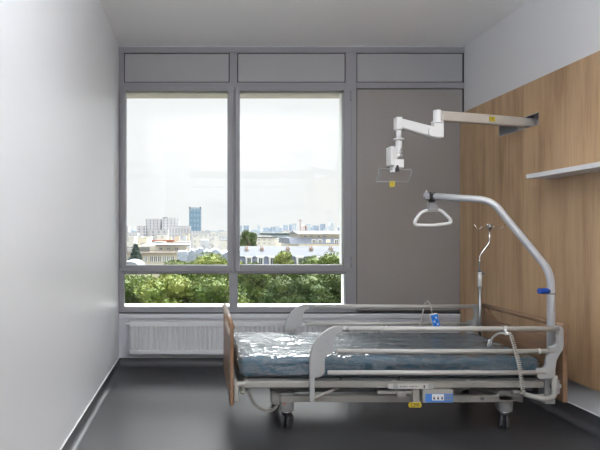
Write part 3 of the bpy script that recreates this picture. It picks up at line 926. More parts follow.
for (dx, dy) in ((-1, .0), (1, .0), (-.55, -.75), (.55, .75)):
    d = Vector((dx, dy, 0)).normalized()
    hp = [hc + d * .02, hc + d * .065 + Vector((0, 0, .003)), hc + d * .085 + Vector((0, 0, -.020)), hc + d * .100 + Vector((0, 0, -.020)), hc + d * .130 + Vector((0, 0, .024))]
    tubepart('hook', M_CHROME, iv, fillet(hp, .012, 5), .0038, 8)
bm = BM(); add_lathe(bm, [(.010, 0), (.012, .008), (.005, .014)], W(489.6, 225.2, Yi), 14); obj('top_knob', bm, M_CHROME, iv)
part('socket', M_RAILP, iv, (XX(479.8, Yi) - .016, XX(479.8, Yi) + .016, Yi - .0, Yi + .03, .30, .43))

# ================================================================== WALL ARM
arm = thing('articulated_mount', 'white jointed equipment arm reaching out of the recess in the oak wall', 'wall arm', (2.71, 4.22, 2.28))
PV = Vector((2.765, 4.335, 0))
bm = BM(); add_cyl(bm, (PV.x, PV.y, NZ0 + .004), (PV.x, PV.y, NZ1 - .004), .02, 18); obj('wall_pivot', bm, M_STEEL, arm)
YJ = 4.02
# main beam, tapering box from pivot to first joint
def beam(bm, a, b, wa, ha, wb, hb):
    a, b = Vector(a), Vector(b); d = (b - a).normalized(); s = Vector((-d.y, d.x, 0)).normalized(); u = Vector((0, 0, 1))
    A_ = [bm.verts.new(a + s * (sx * wa / 2) + u * (sz * ha / 2)) for sx, sz in ((-1, -1), (1, -1), (1, 1), (-1, 1))]
    B_ = [bm.verts.new(b + s * (sx * wb / 2) + u * (sz * hb / 2)) for sx, sz in ((-1, -1), (1, -1), (1, 1), (-1, 1))]
    bm.faces.new(A_); bm.faces.new(B_[::-1])
    for i in range(4): bm.faces.new((A_[i], B_[i], B_[(i + 1) % 4], A_[(i + 1) % 4]))
bA = (PV.x - .02, PV.y, NZ0 + .052); J1 = W(437.3, 116.3, YJ)
bm = BM(); beam(bm, (PV.x + .01, PV.y, NZ0 + .052), (J1.x + .02, J1.y, J1.z), .055, .072, .06, .078)
mb = obj('main_beam', bm, M_BEIGE, arm, bevel=.01, seg=3)
ya = YJ + .055
bm = BM()
LB = Vector((J1.x + .02, J1.y, J1.z)); dv = (Vector((PV.x + .01, PV.y, NZ0 + .052)) - LB)
a = LB + dv * .475; b = LB + dv * .537
s = Vector((-dv.y, dv.x, 0)).normalized()
sgn = -1 if s.y > 0 else 1
for c0, c1, z0, z1 in ((a, b, -.018, .018),):
    vs = []
    for pnt, zz in ((c0, z0), (c1, z0), (c1, z1), (c0, z1)):
        vs.append(pnt + s * sgn * .0312 + Vector((0, 0, zz + (0.0))))
    f1 = [bm.verts.new(v) for v in vs]; f2 = [bm.verts.new(v + s * sgn * .002) for v in vs]
    bm.faces.new(f1); bm.faces.new(f2[::-1])
    for i in range(4): bm.faces.new((f1[i], f2[i], f2[(i + 1) % 4], f1[(i + 1) % 4]))
yl = obj('warning_label', bm, M_YEL, mb); yl['label'] = 'small yellow warning label'
m_ = (a + b) / 2 + s * sgn * .034
text('warning_mark', '!', M_BLACK, mb, m_, .034, ext=.0003)
# joint 1
bm = BM(); add_tube(bm, [W(437.2, 122, YJ), W(437.2, 110.3, YJ)], .029, 22); add_tube(bm, [W(437.2, 123.5, YJ), W(437.2, 121.6, YJ)], .046, 24)
obj('elbow_joint', bm, M_WHITE, arm, bevel=.003)
bm = BM(); c = W(437.2, 130.5, YJ); add_box(bm, c.x - .040, c.x + .040, c.y - .035, c.y + .035, ZZ(138.5, YJ), ZZ(123.2, YJ)); eb = obj('elbow_block', bm, M_WHITE, arm, bevel=.012, seg=3)
# second arm
a2, b2 = W(432, 132.2, YJ - .0), W(399, 123.3, 3.97)
bm = BM(); beam(bm, a2, b2, .05, .083, .05, .072); sa = obj('spring_arm', bm, M_WHITE, arm, bevel=.009, seg=3)
for yo, hh in ((-.035, 1),):
    bm = BM(); c = W(430.5, 132.8, YJ); add_lathe(bm, [(.036, .0), (.036, .012), (.028, .018)], (c.x, c.y - .05, c.z), 24, 'Y'); obj('pivot_disc', bm, M_WHITE, arm)
Y2 = 3.97
bm = BM(); c = W(398.3, 123.4, Y2); add_box(bm, c.x - .026, c.x + .022, c.y - .032, c.y + .032, ZZ(130, Y2), ZZ(117.4, Y2)); obj('wrist_block', bm, M_WHITE, arm, bevel=.008, seg=3)
bm = BM(); add_tube(bm, [W(398.8, 139.5, Y2), W(398.4, 129, Y2)], .020, 20); add_tube(bm, [W(398.8, 140.4, Y2), W(398.8, 138.6, Y2)], .039, 24)
add_tube(bm, [W(398.8, 157, Y2), W(398.8, 140, Y2)], .0235, 20); add_lathe(bm, [(.012, -.022), (.026, -.012), (.029, 0), (.024, .014), (.01, .02)], W(396.6, 155.6, Y2), 20)
obj('hanging_post', bm, M_WHITE, arm)
for (dx, dz) in ((401.6, 153), (401.3, 149.5)):
    bm = BM(); add_cyl(bm, W(dx, dz, Y2 - .02), W(dx, dz, Y2 - .035), .006, 10); obj('screw', bm, M_MGREY, arm)
bm = BM()
xa, xb_ = XX(388.3, Y2), XX(392.4, Y2)
vs = add_box(bm, xa, xb_, Y2 - .05, Y2 + .05, ZZ(166, Y2), ZZ(147, Y2))
add_box(bm, xb_, XX(396, Y2), Y2 - .03, Y2 + .03, ZZ(162, Y2), ZZ(147.5, Y2))
mp_ = obj('mount_plate', bm, mat('pale_grey_mount', (.6, .6, .6), .4), arm, bevel=.006)
bm = BM(); add_box(bm, XX(391.5, Y2), XX(402, Y2), Y2 - .045, Y2 + .03, ZZ(168.5, Y2), ZZ(160, Y2)); add_box(bm, XX(391, Y2), XX(396, Y2), Y2 - .03, Y2 + .03, ZZ(172.5, Y2), ZZ(166, Y2))
obj('mount_bracket', bm, M_WHITE, arm, bevel=.006)
bm = BM(); add_prism(bm, [(XX(393.2, Y2), ZZ(172.3, Y2)), (XX(396.8, Y2), ZZ(172.3, Y2)), (XX(395.6, Y2), ZZ(166, Y2)), (XX(394.4, Y2), ZZ(166, Y2))], Y2 - .055, Y2 - .035)
obj('clamp', bm, M_BLACK, arm)
Yt, Yd = Y2 - .02, Y2 - .09
loop = [W(378.2, 168.9, Yt), W(411.6, 169.4, Yt), W(411.0, 174, Yt), W(407.4, 181.6, Yd), W(376, 181.4, Yd), W(379.2, 174, Yt)]
bm = BM(); add_tube(bm, fillet([Vector(p) for p in loop], .008, 3, closed=True), .0045, 8, cap=False); obj('wire_cradle', bm, M_STEEL, arm)
bm = BM(); add_box(bm, XX(389.3, Yd), XX(394.6, Yd), Yd - .004, Yd, ZZ(187, Yd), ZZ(181.0, Yd)); yt = obj('warning_tag', bm, M_YEL, arm); yt['label'] = 'small yellow warning tag'
text('warning_mark', '!', M_BLACK, yt, (XX(392, Yd), Yd - .005, ZZ(184, Yd)), .03, ext=.0003)

# ================================================================== HANDSET, CABLES
Yh = 4.43
hs = thing('bed_handset', 'blue bed handset hung over the rail beside the window wall', 'remote control', W(435, 327, Yh))
mt = Matrix.Translation(W(434.8, 320.3, Yh - .03)) @ Matrix.Rotation(math.radians(-14), 4, 'Y') 
bm = BM(); add_box(bm, -.034, .034, -.013, .013, -.058, .058, mt); body = obj('handset_body', bm, M_WHITE, hs, bevel=.01, seg=3)
bm = BM(); add_box(bm, -.029, .029, -.0155, -.012, -.052, .052, mt); obj('keypad', bm, M_LBLUE, body, bevel=.004)
for i in range(3):
    for j in range(2):
        bm = BM(); add_box(bm, -.018 + j * .022, -.006 + j * .022, -.0175, -.0150, -.040 + i * .028, -.026 + i * .028, mt); obj('key', bm, M_WHITE if (i + j) % 2 else M_DBLUE, body, bevel=.002)
cp = [W(432.2, 313.6, Yh - .03), W(431.4, 308, Yh - .028), W(429.2, 302.0, Yh - .025), W(427, 300.3, Yh + .02), W(425.2, 302.5, Yh + .05), W(423.6, 309, Yh + .02), W(421, 320, Yh - .02), W(419.2, 329, Yh - .05), W(419, 333.5, Yh - .1)]
tubepart('cable', M_CABLE, hs, fillet(cp, .05, 5), .0052, 8)

cc = thing('coiled_cable', 'pale coiled cable hanging from the near side rail at the head end', 'cable', W(517, 360, 3.39))
P0, P1 = W(510.5, 334, 3.38), W(523, 391, 3.375)
pts = []
turns = 26
for i in range(turns * 8 + 1):
    t = i / (turns * 8)
    sag = math.sin(math.pi * t) * .012
    c = P0.lerp(P1, t) + Vector((sag, 0, 0))
    a = 2 * math.pi * t * turns
    pts.append(c + Vector((math.cos(a) * .0105, math.sin(a) * .0105, 0)))
bm = BM(); add_tube(bm, pts, .0036, 6); obj('coil', bm, M_CABLE, cc)
tubepart('cable_end', M_CABLE, cc, fillet([P1, W(523.5, 393, 3.38), W(521, 393.5, 3.44), W(518, 391, 3.52)], .01), .004, 8)
hz = thing('clipped_hose', 'short white hose clipped to the near rail and curling onto the mattress', 'hose', W(497, 338, 3.45))
bm = BM(); add_tube(bm, fillet([W(505.5, 333.5, 3.41), W(499, 333.0, 3.43), W(492.5, 337, 3.50), W(489.6, 343, 3.56)], .05, 6), .0065, 10)
obj('tube', bm, M_WHITE, hz)
bm = BM(); add_tube(bm, [W(490.2, 340.5, 3.55), W(488.8, 346, 3.58)], .012, 12); obj('connector', bm, M_WHITE, hz)
bm = BM(); add_tube(bm, [W(504.8, 333.4, 3.395), W(507.6, 333.4, 3.395)], .011, 12); add_tube(bm, [W(505.5, 335, 3.395), W(505.5, 329, 3.395)], .006, 10); obj('clip', bm, M_WHITE, hz)
tubepart('tube', M_CABLE, hz, fillet([W(507.6, 333.4, 3.395), W(510, 332.5, 3.39), W(510.5, 334, 3.38)], .01, 4), .004, 8)

# ================================================================== FILL UPLIGHTS (unseen, added to brighten the room)
def emis(name, col, s):
    m, nt, b = nodes_of(name)
    b.inputs['Emission Color'].default_value = (*col, 1); b.inputs['Emission Strength'].default_value = s
    b.inputs['Base Color'].default_value = (.8, .8, .8, 1)
    return m
def uplight(x, y, z, L_, W_, label):
    t = thing('added_fill_uplight', label, 'added fill light', (x, y, z))
    h = L_ / 2
    part('housing', M_WHITE, t, (x - h, x + h, y - .25, y + .25, z - .06, z - .04), (x - h, x + h, y - .26, y - .25, z - .06, z + .03), (x - h, x + h, y + .25, y + .26, z - .06, z + .03),
         (x - h - .01, x - h, y - .26, y + .26, z - .06, z + .03), (x + h, x + h + .01, y - .26, y + .26, z - .06, z + .03), bevel=0)
    for sx in (-1, 1):
        tubepart('suspension_rod', M_STEEL, t, [(x + sx * (h - .2), y - .255, z), (x + sx * (h - .2), y - .255, H)], .004, 8)
    ld = bpy.data.lights.new('fill_lamp', 'AREA'); ld.shape = 'RECTANGLE'; ld.size = L_ - .06; ld.size_y = .44; ld.energy = W_; ld.color = (.93, .965, 1)
    lo = bpy.data.objects.new('fill_lamp', ld); COL.objects.link(lo); lo.parent = t
    lo.location = (0, 0, -.02); lo.rotation_euler = (math.pi, 0, 0)
UPW = 118
uplight(.95, -.8, 2.45, 2.2, UPW, 'added unseen fill uplight behind the viewer, nearest the rear wall')
uplight(.95, 1.3, 2.45, 2.2, UPW, 'added unseen fill uplight above the viewer')
# sky light enters by the windows: sampling portals only
for (a, b, c, d) in ((126, 227.6, 91.6, 265), (239.6, 343, 91.6, 265), (124.6, 229.6, 273.6, 307), (237.6, 344.8, 273.6, 307)):
    ld = bpy.data.lights.new('portal', 'AREA'); ld.shape = 'RECTANGLE'; ld.size = fx(b) - fx(a); ld.size_y = fz(c) - fz(d)
    ld.cycles.is_portal = True
    lo = bpy.data.objects.new('portal', ld); COL.objects.link(lo)
    lo.location = ((fx(a) + fx(b)) / 2, YO + .01, (fz(c) + fz(d)) / 2); lo.rotation_euler = (-math.pi / 2, 0, 0)

# ================================================================== OUTSIDE
exec_city = True
G = -17.0
RECTS = []
def house(name, label, cat, px0, px1, py, Y, depth, wallm, roofm, group=None, base=G, rt=.8, lip=.4):
    x0, x1, z1 = XX(px0, Y), XX(px1, Y), ZZ(py, Y)
    RECTS.append((x0, x1, Y, Y + depth))
    if Y > 140 and name not in ('tile_roofed_house', 'long_hall'): rt = .1; lip = 0
    t = thing(name, label, cat, ((x0 + x1) / 2, Y + depth / 2, base), group)
    bm = BM(); add_box(bm, x0, x1, Y, Y + depth, base, z1 - rt); obj('wall', bm, wallm, t)
    bm = BM(); add_box(bm, x0 - lip, x1 + lip, Y - lip, Y + depth + lip, z1 - rt, z1); obj('roof', bm, roofm, t)
    return t

def gm(name, c, r=.9): return mat(name, c, r)
bm = BM(); add_box(bm, -3500, 4500, 8, 6000, G - 1, G)
struct(obj('ground', bm, mat('pale_city_ground', (.18, .19, .17), .9, var=.3, vscale=.02)), 'hazy city ground beyond the window', 'ground')

M_CREAM = mat('cream_render', (.62, .56, .46), .85, var=.06, vscale=.5)
M_CREAM2 = mat('pale_cream_render', (.70, .66, .57), .85, var=.06, vscale=.5)
M_CORN = mat('brown_cornice', (.30, .26, .22), .8)
M_WROOF = mat('white_roof_membrane', (.20, .20, .20), .8, var=.05, vscale=.4)
M_ZINC = mat('light_zinc_roof', (.145, .153, .172), .5, var=.1, vscale=.5)
M_SLATE = mat('blue_grey_slate', (.16, .18, .24), .7, var=.18, vscale=2)
M_DGLASS = mat('dark_pane', (.10, .11, .13), .15)
M_MGLASS = mat('grey_pane', (.28, .31, .34), .2)
M_WFRAME = mat('white_window_surround', (.80, .80, .78), .6)
M_BRICK = mat('pinkish_chimney_brick', (.40, .30, .26), .85, var=.2, vscale=4)
M_TILE = mat('orange_roof_tiles', (.24, .085, .045), .8, var=.15, vscale=.5)

def win(parent, px, py, Y, w, h, m=M_DGLASS, surround=M_WFRAME, fw=.12):
    c = W(px, py, Y)
    bm = BM()
    for b in ((c.x - w / 2 - fw, c.x - w / 2, Y - .12, Y + .1, c.z - h / 2 - fw, c.z + h / 2 + fw), (c.x + w / 2, c.x + w / 2 + fw, Y - .12, Y + .1, c.z - h / 2 - fw, c.z + h / 2 + fw),
              (c.x - w / 2, c.x + w / 2, Y - .12, Y + .1, c.z + h / 2, c.z + h / 2 + fw), (c.x - w / 2, c.x + w / 2, Y - .12, Y + .1, c.z - h / 2 - fw, c.z - h / 2),
              (c.x - .04, c.x + .04, Y - .1, Y + .1, c.z - h / 2, c.z + h / 2)): add_box(bm, *b)
    f = obj('window', bm, surround, parent)
    bm = BM(); add_box(bm, c.x - w / 2, c.x + w / 2, Y - .05, Y + .02, c.z - h / 2, c.z + h / 2)
    obj('pane', bm, m, f)

# -- cream office building
Y = 75
x0, x1 = XX(60, Y), XX(186, Y)
b = thing('office_building', 'long cream building with grouped windows and set-back roof storey', 'building', ((x0 + x1) / 2, Y + 6, G))
part('wall', M_CREAM, b, (x0, x1, Y, Y + 14, G, ZZ(253.2, Y)), bevel=0)
part('cornice', M_CORN, b, (x0 - .3, x1 + .3, Y - .5, Y + 14, ZZ(253.2, Y), ZZ(252.1, Y)), bevel=0)
part('ledge', M_CREAM2, b, (x0, x1, Y - .2, Y, ZZ(256.4, Y), ZZ(255.7, Y)), (x0, x1, Y - .25, Y, ZZ(265, Y), ZZ(263.6, Y)), bevel=0)
part('roof_storey', M_CREAM2, b, (XX(138, Y), x1, Y + 2.5, Y + 13, ZZ(252.1, Y), ZZ(246, Y)), bevel=0)
part('roof', M_WROOF, b, (XX(154, Y), x1 + .5, Y + 1.7, Y + 13.5, ZZ(246.2, Y), ZZ(245.0, Y)), bevel=0)
part('parapet', M_WROOF, b, (x0, XX(149, Y), Y + 1, Y + 2, ZZ(252, Y), ZZ(247.2, Y)), bevel=0)
for px in (145.9, 151.6, 155.5, 159.4, 164.6, 168.4, 172.7, 129, 133, 125):
    win(b, px, 259, Y, .38, .78, M_DGLASS if px in (151.6, 155.5, 159.4, 172.7) else M_MGLASS, fw=.07)
for px in (160.8, 168.6, 176.6):
    win(b, px, 248.7, Y + 2.5, .36, .34, M_DGLASS, fw=.05)
for px in (128.8, 131.0): win(b, px, 249.5, Y + 1, .3, .4, M_MGLASS, fw=.05)

# -- white canopy bottom-left
bm = BM(); c = W(130, 266.5, 52)
prof = []
for i in range(13):
    a = math.pi * i / 12; prof.append((c.x - 1.15 * math.cos(a), c.z - .2 + .75 * math.sin(a)))
add_prism(bm, prof, 51, 56)
add_box(bm, c.x - 1.1, c.x - 1.0, 51, 51.1, G, c.z - .2); add_box(bm, c.x + 1.0, c.x + 1.1, 51, 51.1, G, c.z - .2)
tag(obj('curved_roof', bm, mat('white_curved_sheet', (.28, .30, .34), .4)), 'low white curved roof in front of the cream building', 'roof')

# -- blue-grey zinc roofed building in the middle
Y = 64
x0, x1 = XX(177.5, Y), XX(262, Y)
b = thing('town_house', 'building with pale blue stepped zinc roofs behind the window mullion', 'building', ((x0 + x1) / 2, Y + 5, G))
part('wall', M_CREAM2, b, (x0, XX(236, Y), Y + .6, Y + 10, G, ZZ(262, Y)), bevel=0)
bm = BM()
za, zb_, zc = ZZ(262, Y), ZZ(253.2, Y), ZZ(249.0, Y)
def roofslab(xa, xb, y0, y1, za, zb, top=.6):
    w_ = (xb - xa)
    A_ = [(xa, y0, za), (xb, y0, za), (xb, y1, za), (xa, y1, za)]
    i_ = min(w_, y1 - y0) * .22
    B_ = [(xa + i_ * .4, y0 + i_, zb), (xb - i_ * .4, y0 + i_, zb), (xb - i_ * .4, y1 - i_, zb), (xa + i_ * .4, y1 - i_, zb)]
    va = [bm.verts.new(v) for v in A_]; vb = [bm.verts.new(v) for v in B_]
    bm.faces.new(va); bm.faces.new(vb[::-1])
    for i in range(4): bm.faces.new((va[i], vb[i], vb[(i + 1) % 4], va[(i + 1) % 4]))
roofslab(XX(176.5, Y), XX(187.6, Y), Y, Y + 6, za, ZZ(251.8, Y))
for (pa, pb, pz, off) in ((187.6, 196, 250.2, 1), (195, 205, 248.6, 2.2), (203, 212, 251.0, .8), (210, 222, 250.0, 2), (221, 236, 252.2, .9)):
    xa, xb = XX(pa, Y), XX(pb, Y)
    add_prism(bm, [(xa, za), (xb, za), (xb - (xb - xa) * .18, ZZ(pz + 1.2, Y)), (xa + (xb - xa) * .45, ZZ(pz, Y)), (xa + (xb - xa) * .1, ZZ(pz + 2.4, Y))], Y + off, Y + 9)
obj('roof', bm, mat('pale_blue_roof_zinc', (.36, .40, .47), .8, var=.12, vscale=1.2), b)
for px in (180.5, 184.2): win(b, px, 256.8, Y + .9, .25, .4, M_DGLASS, M_SLATE, fw=.05)

# -- long mansard building
Y = 60
x0, x1 = XX(237, Y), XX(420, Y)
b = thing('mansard_building', 'long mansard building with slate dormers and brick chimneys beyond the trees', 'building', ((x0 + x1) / 2, Y + 5, G))
part('wall', M_CREAM, b, (x0, x1, Y, Y + 11, G, ZZ(266.8, Y)), bevel=0)
part('cornice', M_CREAM2, b, (x0, x1, Y - .35, Y, ZZ(267.6, Y), ZZ(266.6, Y)), bevel=0)
bm = BM(); add_prism(bm, [(Y - .1, ZZ(266.8, Y)), (Y + .7, ZZ(256.8, Y)), (Y + 10.3, ZZ(256.8, Y)), (Y + 11, ZZ(266.8, Y))], x0, x1, 'X'); obj('slate_slope', bm, M_SLATE, b)
bm = BM(); add_prism(bm, [(Y + .55, ZZ(257.2, Y)), (Y + .6, ZZ(256.5, Y)), (Y + 5.5, ZZ(247.4, Y) ), (Y + 10.4, ZZ(257, Y))], x0, x1, 'X'); obj('zinc_roof', bm, M_ZINC, b)
for px in (246.8, 262, 288, 311.3, 331):
    bm = BM(); c = W(px, 252, Y + 3.2); add_box(bm, c.x - .18, c.x + .18, Y + 3.0, Y + 3.7, c.z - 1.4, c.z + .38)
    add_box(bm, c.x - .22, c.x + .22, Y + 2.95, Y + 3.75, c.z + .38, c.z + .46)
    for dx in (-.1, .1): add_cyl(bm, (c.x + dx, Y + 3.4, c.z + .46), (c.x + dx, Y + 3.4, c.z + .72), .07, 8)
    obj('chimney', bm, M_BRICK, b)
for px in (260.6, 272.3, 284.0, 300, 320, 337, 249):
    c = W(px, 261, Y - .1); 
    bm = BM(); add_box(bm, c.x - .34, c.x + .34, Y - .15, Y + 1.2, c.z - .5, c.z + .42); add_box(bm, c.x - .42, c.x + .42, Y - .22, Y + 1.3, c.z + .42, c.z + .5)
    d = obj('dormer', bm, M_WFRAME, b)
    bm = BM(); add_box(bm, c.x - .2, c.x - .02, Y - .18, Y - .13, c.z - .38, c.z + .32); add_box(bm, c.x + .02, c.x + .2, Y - .18, Y - .13, c.z - .38, c.z + .32); obj('pane', bm, M_DGLASS, d)
for px in (244, 253, 262.5, 271.5, 281, 290):
    for py in (274, 286):
        win(b, px, py, Y, .55, .9, M_DGLASS, fw=.1)

# -- upper right pale building with penthouse
Y = 112
x0, x1 = XX(299, Y), XX(372, Y)
b = thing('apartment_block', 'pale apartment block with white flat roof and blue-grey mansard storey', 'building', ((x0 + x1) / 2, Y + 7, G))
part('wall', M_CREAM2, b, (x0, x1, Y, Y + 16, G, ZZ(244, Y)), bevel=0)
part('balcony', M_CREAM, b, (XX(306, Y), x1, Y - .8, Y, ZZ(247, Y), ZZ(244.6, Y)), bevel=0)
bm = BM(); add_prism(bm, [(Y - .1, ZZ(244, Y)), (Y + 1.2, ZZ(238.0, Y)), (Y + 15, ZZ(238.0, Y)), (Y + 16, ZZ(244, Y))], XX(290, Y), x1, 'X'); obj('slate_slope', bm, mat('grey_blue_zinc', (.19, .21, .26), .6, var=.12, vscale=.5), b)
part('roof_storey', mat('beige_storey', (.66, .60, .50), .8), b, (XX(302, Y), x1, Y + 2, Y + 14, ZZ(238.2, Y), ZZ(234.3, Y)), bevel=0)
bm = BM(); add_prism(bm, [(Y + 1.2, ZZ(234.5, Y)), (Y + 1.2, ZZ(234.1, Y)), (Y + 8, ZZ(230.7, Y)), (Y + 15, ZZ(234, Y))], XX(299, Y), x1 + .5, 'X'); obj('roof', bm, M_WROOF, b)
for px in (305.3, 311.4, 318.6, 324.3): win(b, px, 236.3, Y + 2, .5, .35, M_DGLASS, fw=.08)
for px in (328.2, 336.3, 314, 320): win(b, px, 241.5, Y + .2, .65, .75, M_DGLASS if px != 328.2 else M_CREAM2, fw=.12)
for px in (309, 318, 327, 336): win(b, px, 249.5, Y, .6, .7, M_DGLASS, fw=.1)

# -- white houses in the middle distance
Y = 132
x0, x1 = XX(232, Y), XX(276, Y)
b = thing('white_apartment_house', 'low white apartment house with small windows beside the tall tree', 'building', ((x0 + x1) / 2, Y + 6, G))
part('wall', mat('off_white_render', (.74, .72, .67), .85, var=.05, vscale=.4), b, (x0, x1, Y, Y + 12, G, ZZ(237.8, Y)), bevel=0)
part('roof', M_WROOF, b, (x0 - .3, x1 + .3, Y - .3, Y + 12, ZZ(237.8, Y), ZZ(236.6, Y)), bevel=0)
for px in (258.8, 264.3, 269.4, 240, 236.5):
    for py in (240, 243.3): win(b, px, py, Y, .42, .35, M_MGLASS, fw=.06)
Y = 150
b = house('stepped_house', 'white stepped block in the middle distance with grey top', 'building', 272, 303, 239.2, Y, 14, mat('cream_white_render', (.70, .65, .56), .85), M_WROOF, None, G, .5, .2)
for px in (275, 279, 284, 289, 294): win(b, px, 242, Y, .5, .5, M_MGLASS, fw=.08)
Y = 128
b = house('grey_attic_block', 'grey attic block with a row of upright windows beside the pale apartment block', 'building', 287.5, 299, 239, Y, 10, mat('warm_grey_wall', (.46, .44, .42), .8), M_SLATE, None, G, .3, .1)
for px in (289.5, 292, 294.5, 297): win(b, px, 241.6, Y, .22, .62, M_WFRAME, M_WFRAME, fw=.04)
# dark green roofed hall
Y = 210
b = house('long_hall', 'long hall with dark green-grey roof bands behind the white houses', 'building', 270, 304, 233.2, Y, 30, mat('pale_hall_wall', (.66, .68, .68), .8), mat('green_grey_roof', (.08, .11, .12), .6), None, G, .75, .6)
part('upper_band', mat('green_grey_band', (.22, .29, .31), .5), b, (XX(272, Y), XX(303, Y), Y - 1, Y, ZZ(236.3, Y), ZZ(235.3, Y)), bevel=0)

# -- left apartment slabs
MF1 = facade('tower_facade_a', (.58, .57, .585), (.28, .29, .34), 5.0, 2.9, .32, .6)
MF2 = facade('tower_facade_b', (.64, .63, .645), (.32, .33, .39), 3.6, 2.9, .30, .7)
MF3 = facade('tower_facade_c', (.60, .59, .605), (.34, .345, .40), 2.8, 5.8, .35, .75)
MR = mat('tower_roof', (.22, .22, .23), .9)
Y = 520
house('apartment_tower', 'grey tower block at the edge of the view beside the window frame', 'building', 112, 128.5, 226.2, Y - 20, 20, MF1, MR, None, G, 1, .2)
house('apartment_tower', 'lower broad grey slab between the edge tower and the tallest slabs', 'building', 136.5, 145.4, 226.0, Y, 25, MF1, MR, None, G, 1, .2)
house('apartment_tower', 'tall white tower block, first of the tallest pair', 'building', 145.6, 160.6, 218.8, Y + 10, 22, MF2, MR, None, G, 1, .2)
house('apartment_tower', 'dark recessed stair core between the two tallest slabs', 'building', 160.8, 161.8, 219.2, Y + 15, 22, mat('blue_grey_core', (.40, .45, .56), .7), MR, None, G, 1, .2)
t = house('apartment_tower', 'tall white tower block with rooftop box, second of the tallest pair', 'building', 162, 178.6, 218.0, Y + 4, 22, MF2, MR, None, G, 1, .2)
part('rooftop_box', MR, t, (XX(162.5, Y), XX(166.5, Y), Y + 8, Y + 18, ZZ(218.2, Y), ZZ(217, Y)), bevel=0)
t2 = house('apartment_tower', 'mid-height pale slab in front of the second tall tower', 'building', 169.0, 190.6, 226.0, Y - 30, 20, MF3, MR, None, G, 1, .2)
house('apartment_tower', 'low pale slab at the foot of the blue glass tower', 'building', 189.8, 211.5, 230.9, Y - 40, 20, MF3, MR, None, G, 1, .2)
house('apartment_tower', 'small pale block in front of the tall towers', 'building', 150, 168, 229.5, Y - 60, 18, MF1, MR, None, G, 1, .2)
house('apartment_tower', 'small low grey block beside the edge tower', 'building', 127, 137.5, 232.6, Y - 30, 18, MF3, MR, None, G, 1, .2)
for px, py in ((146.5, 216.6), (176.5, 215.8)):
    pass
# blue glass tower
Y = 900
x0, x1 = XX(188.9, Y), XX(201.4, Y)
RECTS.append((x0, x1, Y, Y + 26))
t = thing('glass_tower', 'blue glass office tower rising behind the pale slabs', 'skyscraper', ((x0 + x1) / 2, Y + 20, G))
MB_ = facade('blue_glass_floors', (.17, .28, .40), (.26, .37, .48), 5.5, 9.0, .5, .5, rough=.4)
part('shaft', MB_, t, (x0 + 1.2, x1 - 1.2, Y, Y + 26, G, ZZ(207.8, Y)), bevel=0)
part('corner_strip', mat('pale_corner_cladding', (.40, .45, .51), .5), t, (x0, x0 + 1.3, Y - .5, Y + 26, G, ZZ(208, Y)), (x1 - 1.3, x1, Y - .5, Y + 26, G, ZZ(208, Y)), bevel=0)
part('crown', mat('dark_blue_crown', (.34, .40, .49), .5), t, (x0 + 1, x1 - 1, Y - .6, Y + 25, ZZ(209.3, Y), ZZ(207.4, Y)), bevel=0)
for xx in (x0 + .4, x1 - 2.6): part('roof_corner', mat('dark_roof_corner', (.07, .08, .10), .6), t, (xx, xx + 2.2, Y - 1, Y + 3, ZZ(208.6, Y), ZZ(206.9, Y)), bevel=0)
# red-roofed block
Y = 230
t = house('tile_roofed_house', 'long block with orange tiled roof below the tall towers', 'building', 152.5, 173, 240.2, Y, 12, M_CREAM2, M_TILE, None, G, .75, .3)
t = house('beige_stair_tower', 'narrow beige block standing between the pale slabs', 'building', 174.6, 179.4, 236.0, 215, 6, mat('peach_render', (.68, .55, .44), .8), MR, None, G, .4, .2)

# skyline far away, aerial haze put into the pale blue colours
SKY = [(238.5, 242.2, 225.8), (244.2, 249.0, 225.4), (252, 257, 229.6), (258.3, 260.4, 225.6), (264, 268.8, 227.6), (268.9, 271.8, 228.2), (271.8, 275.3, 226.9), (276.6, 279.4, 226.1),
       (279.5, 281.9, 227.8), (284.2, 288.0, 225.0), (290.4, 293.5, 224.4), (293.6, 296.4, 223.4), (307.6, 310.6, 223.8), (311, 314.5, 227.2), (314.5, 318.9, 225.6), (322.0, 325.3, 224.0), (325.8, 329.5, 228.4), (205.8, 209, 230.2), (219, 224, 230.3), (340, 346, 227.5), (352, 358, 226.5), (366, 372, 228)]
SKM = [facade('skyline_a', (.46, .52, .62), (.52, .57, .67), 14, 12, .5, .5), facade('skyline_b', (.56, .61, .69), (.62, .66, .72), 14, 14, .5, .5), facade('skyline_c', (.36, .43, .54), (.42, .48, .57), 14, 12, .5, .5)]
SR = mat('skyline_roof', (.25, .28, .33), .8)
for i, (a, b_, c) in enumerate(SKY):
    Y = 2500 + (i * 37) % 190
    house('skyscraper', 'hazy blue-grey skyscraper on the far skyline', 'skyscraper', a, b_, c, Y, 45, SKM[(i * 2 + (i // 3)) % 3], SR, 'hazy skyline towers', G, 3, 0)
Y = 2450   # tapered tower
x0, x1 = XX(330.2, Y), XX(334.4, Y)
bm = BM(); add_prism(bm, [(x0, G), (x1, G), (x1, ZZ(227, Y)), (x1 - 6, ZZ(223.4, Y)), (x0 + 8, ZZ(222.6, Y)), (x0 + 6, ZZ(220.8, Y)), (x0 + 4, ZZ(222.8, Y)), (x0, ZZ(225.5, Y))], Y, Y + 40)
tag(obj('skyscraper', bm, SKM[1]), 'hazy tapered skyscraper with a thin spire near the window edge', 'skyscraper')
bm = BM()   # arched white landmark
pr = []
for i in range(13):
    a = math.pi * i / 12; pr.append((XX(305.3 - 2.3 * math.cos(a), 2400), ZZ(227.5 - 3.0 * math.sin(a), 2400)))
for i in range(12, -1, -1):
    a = math.pi * i / 12; pr.append((XX(305.3 - 1.2 * math.cos(a), 2400), ZZ(227.7 - 1.5 * math.sin(a), 2400)))
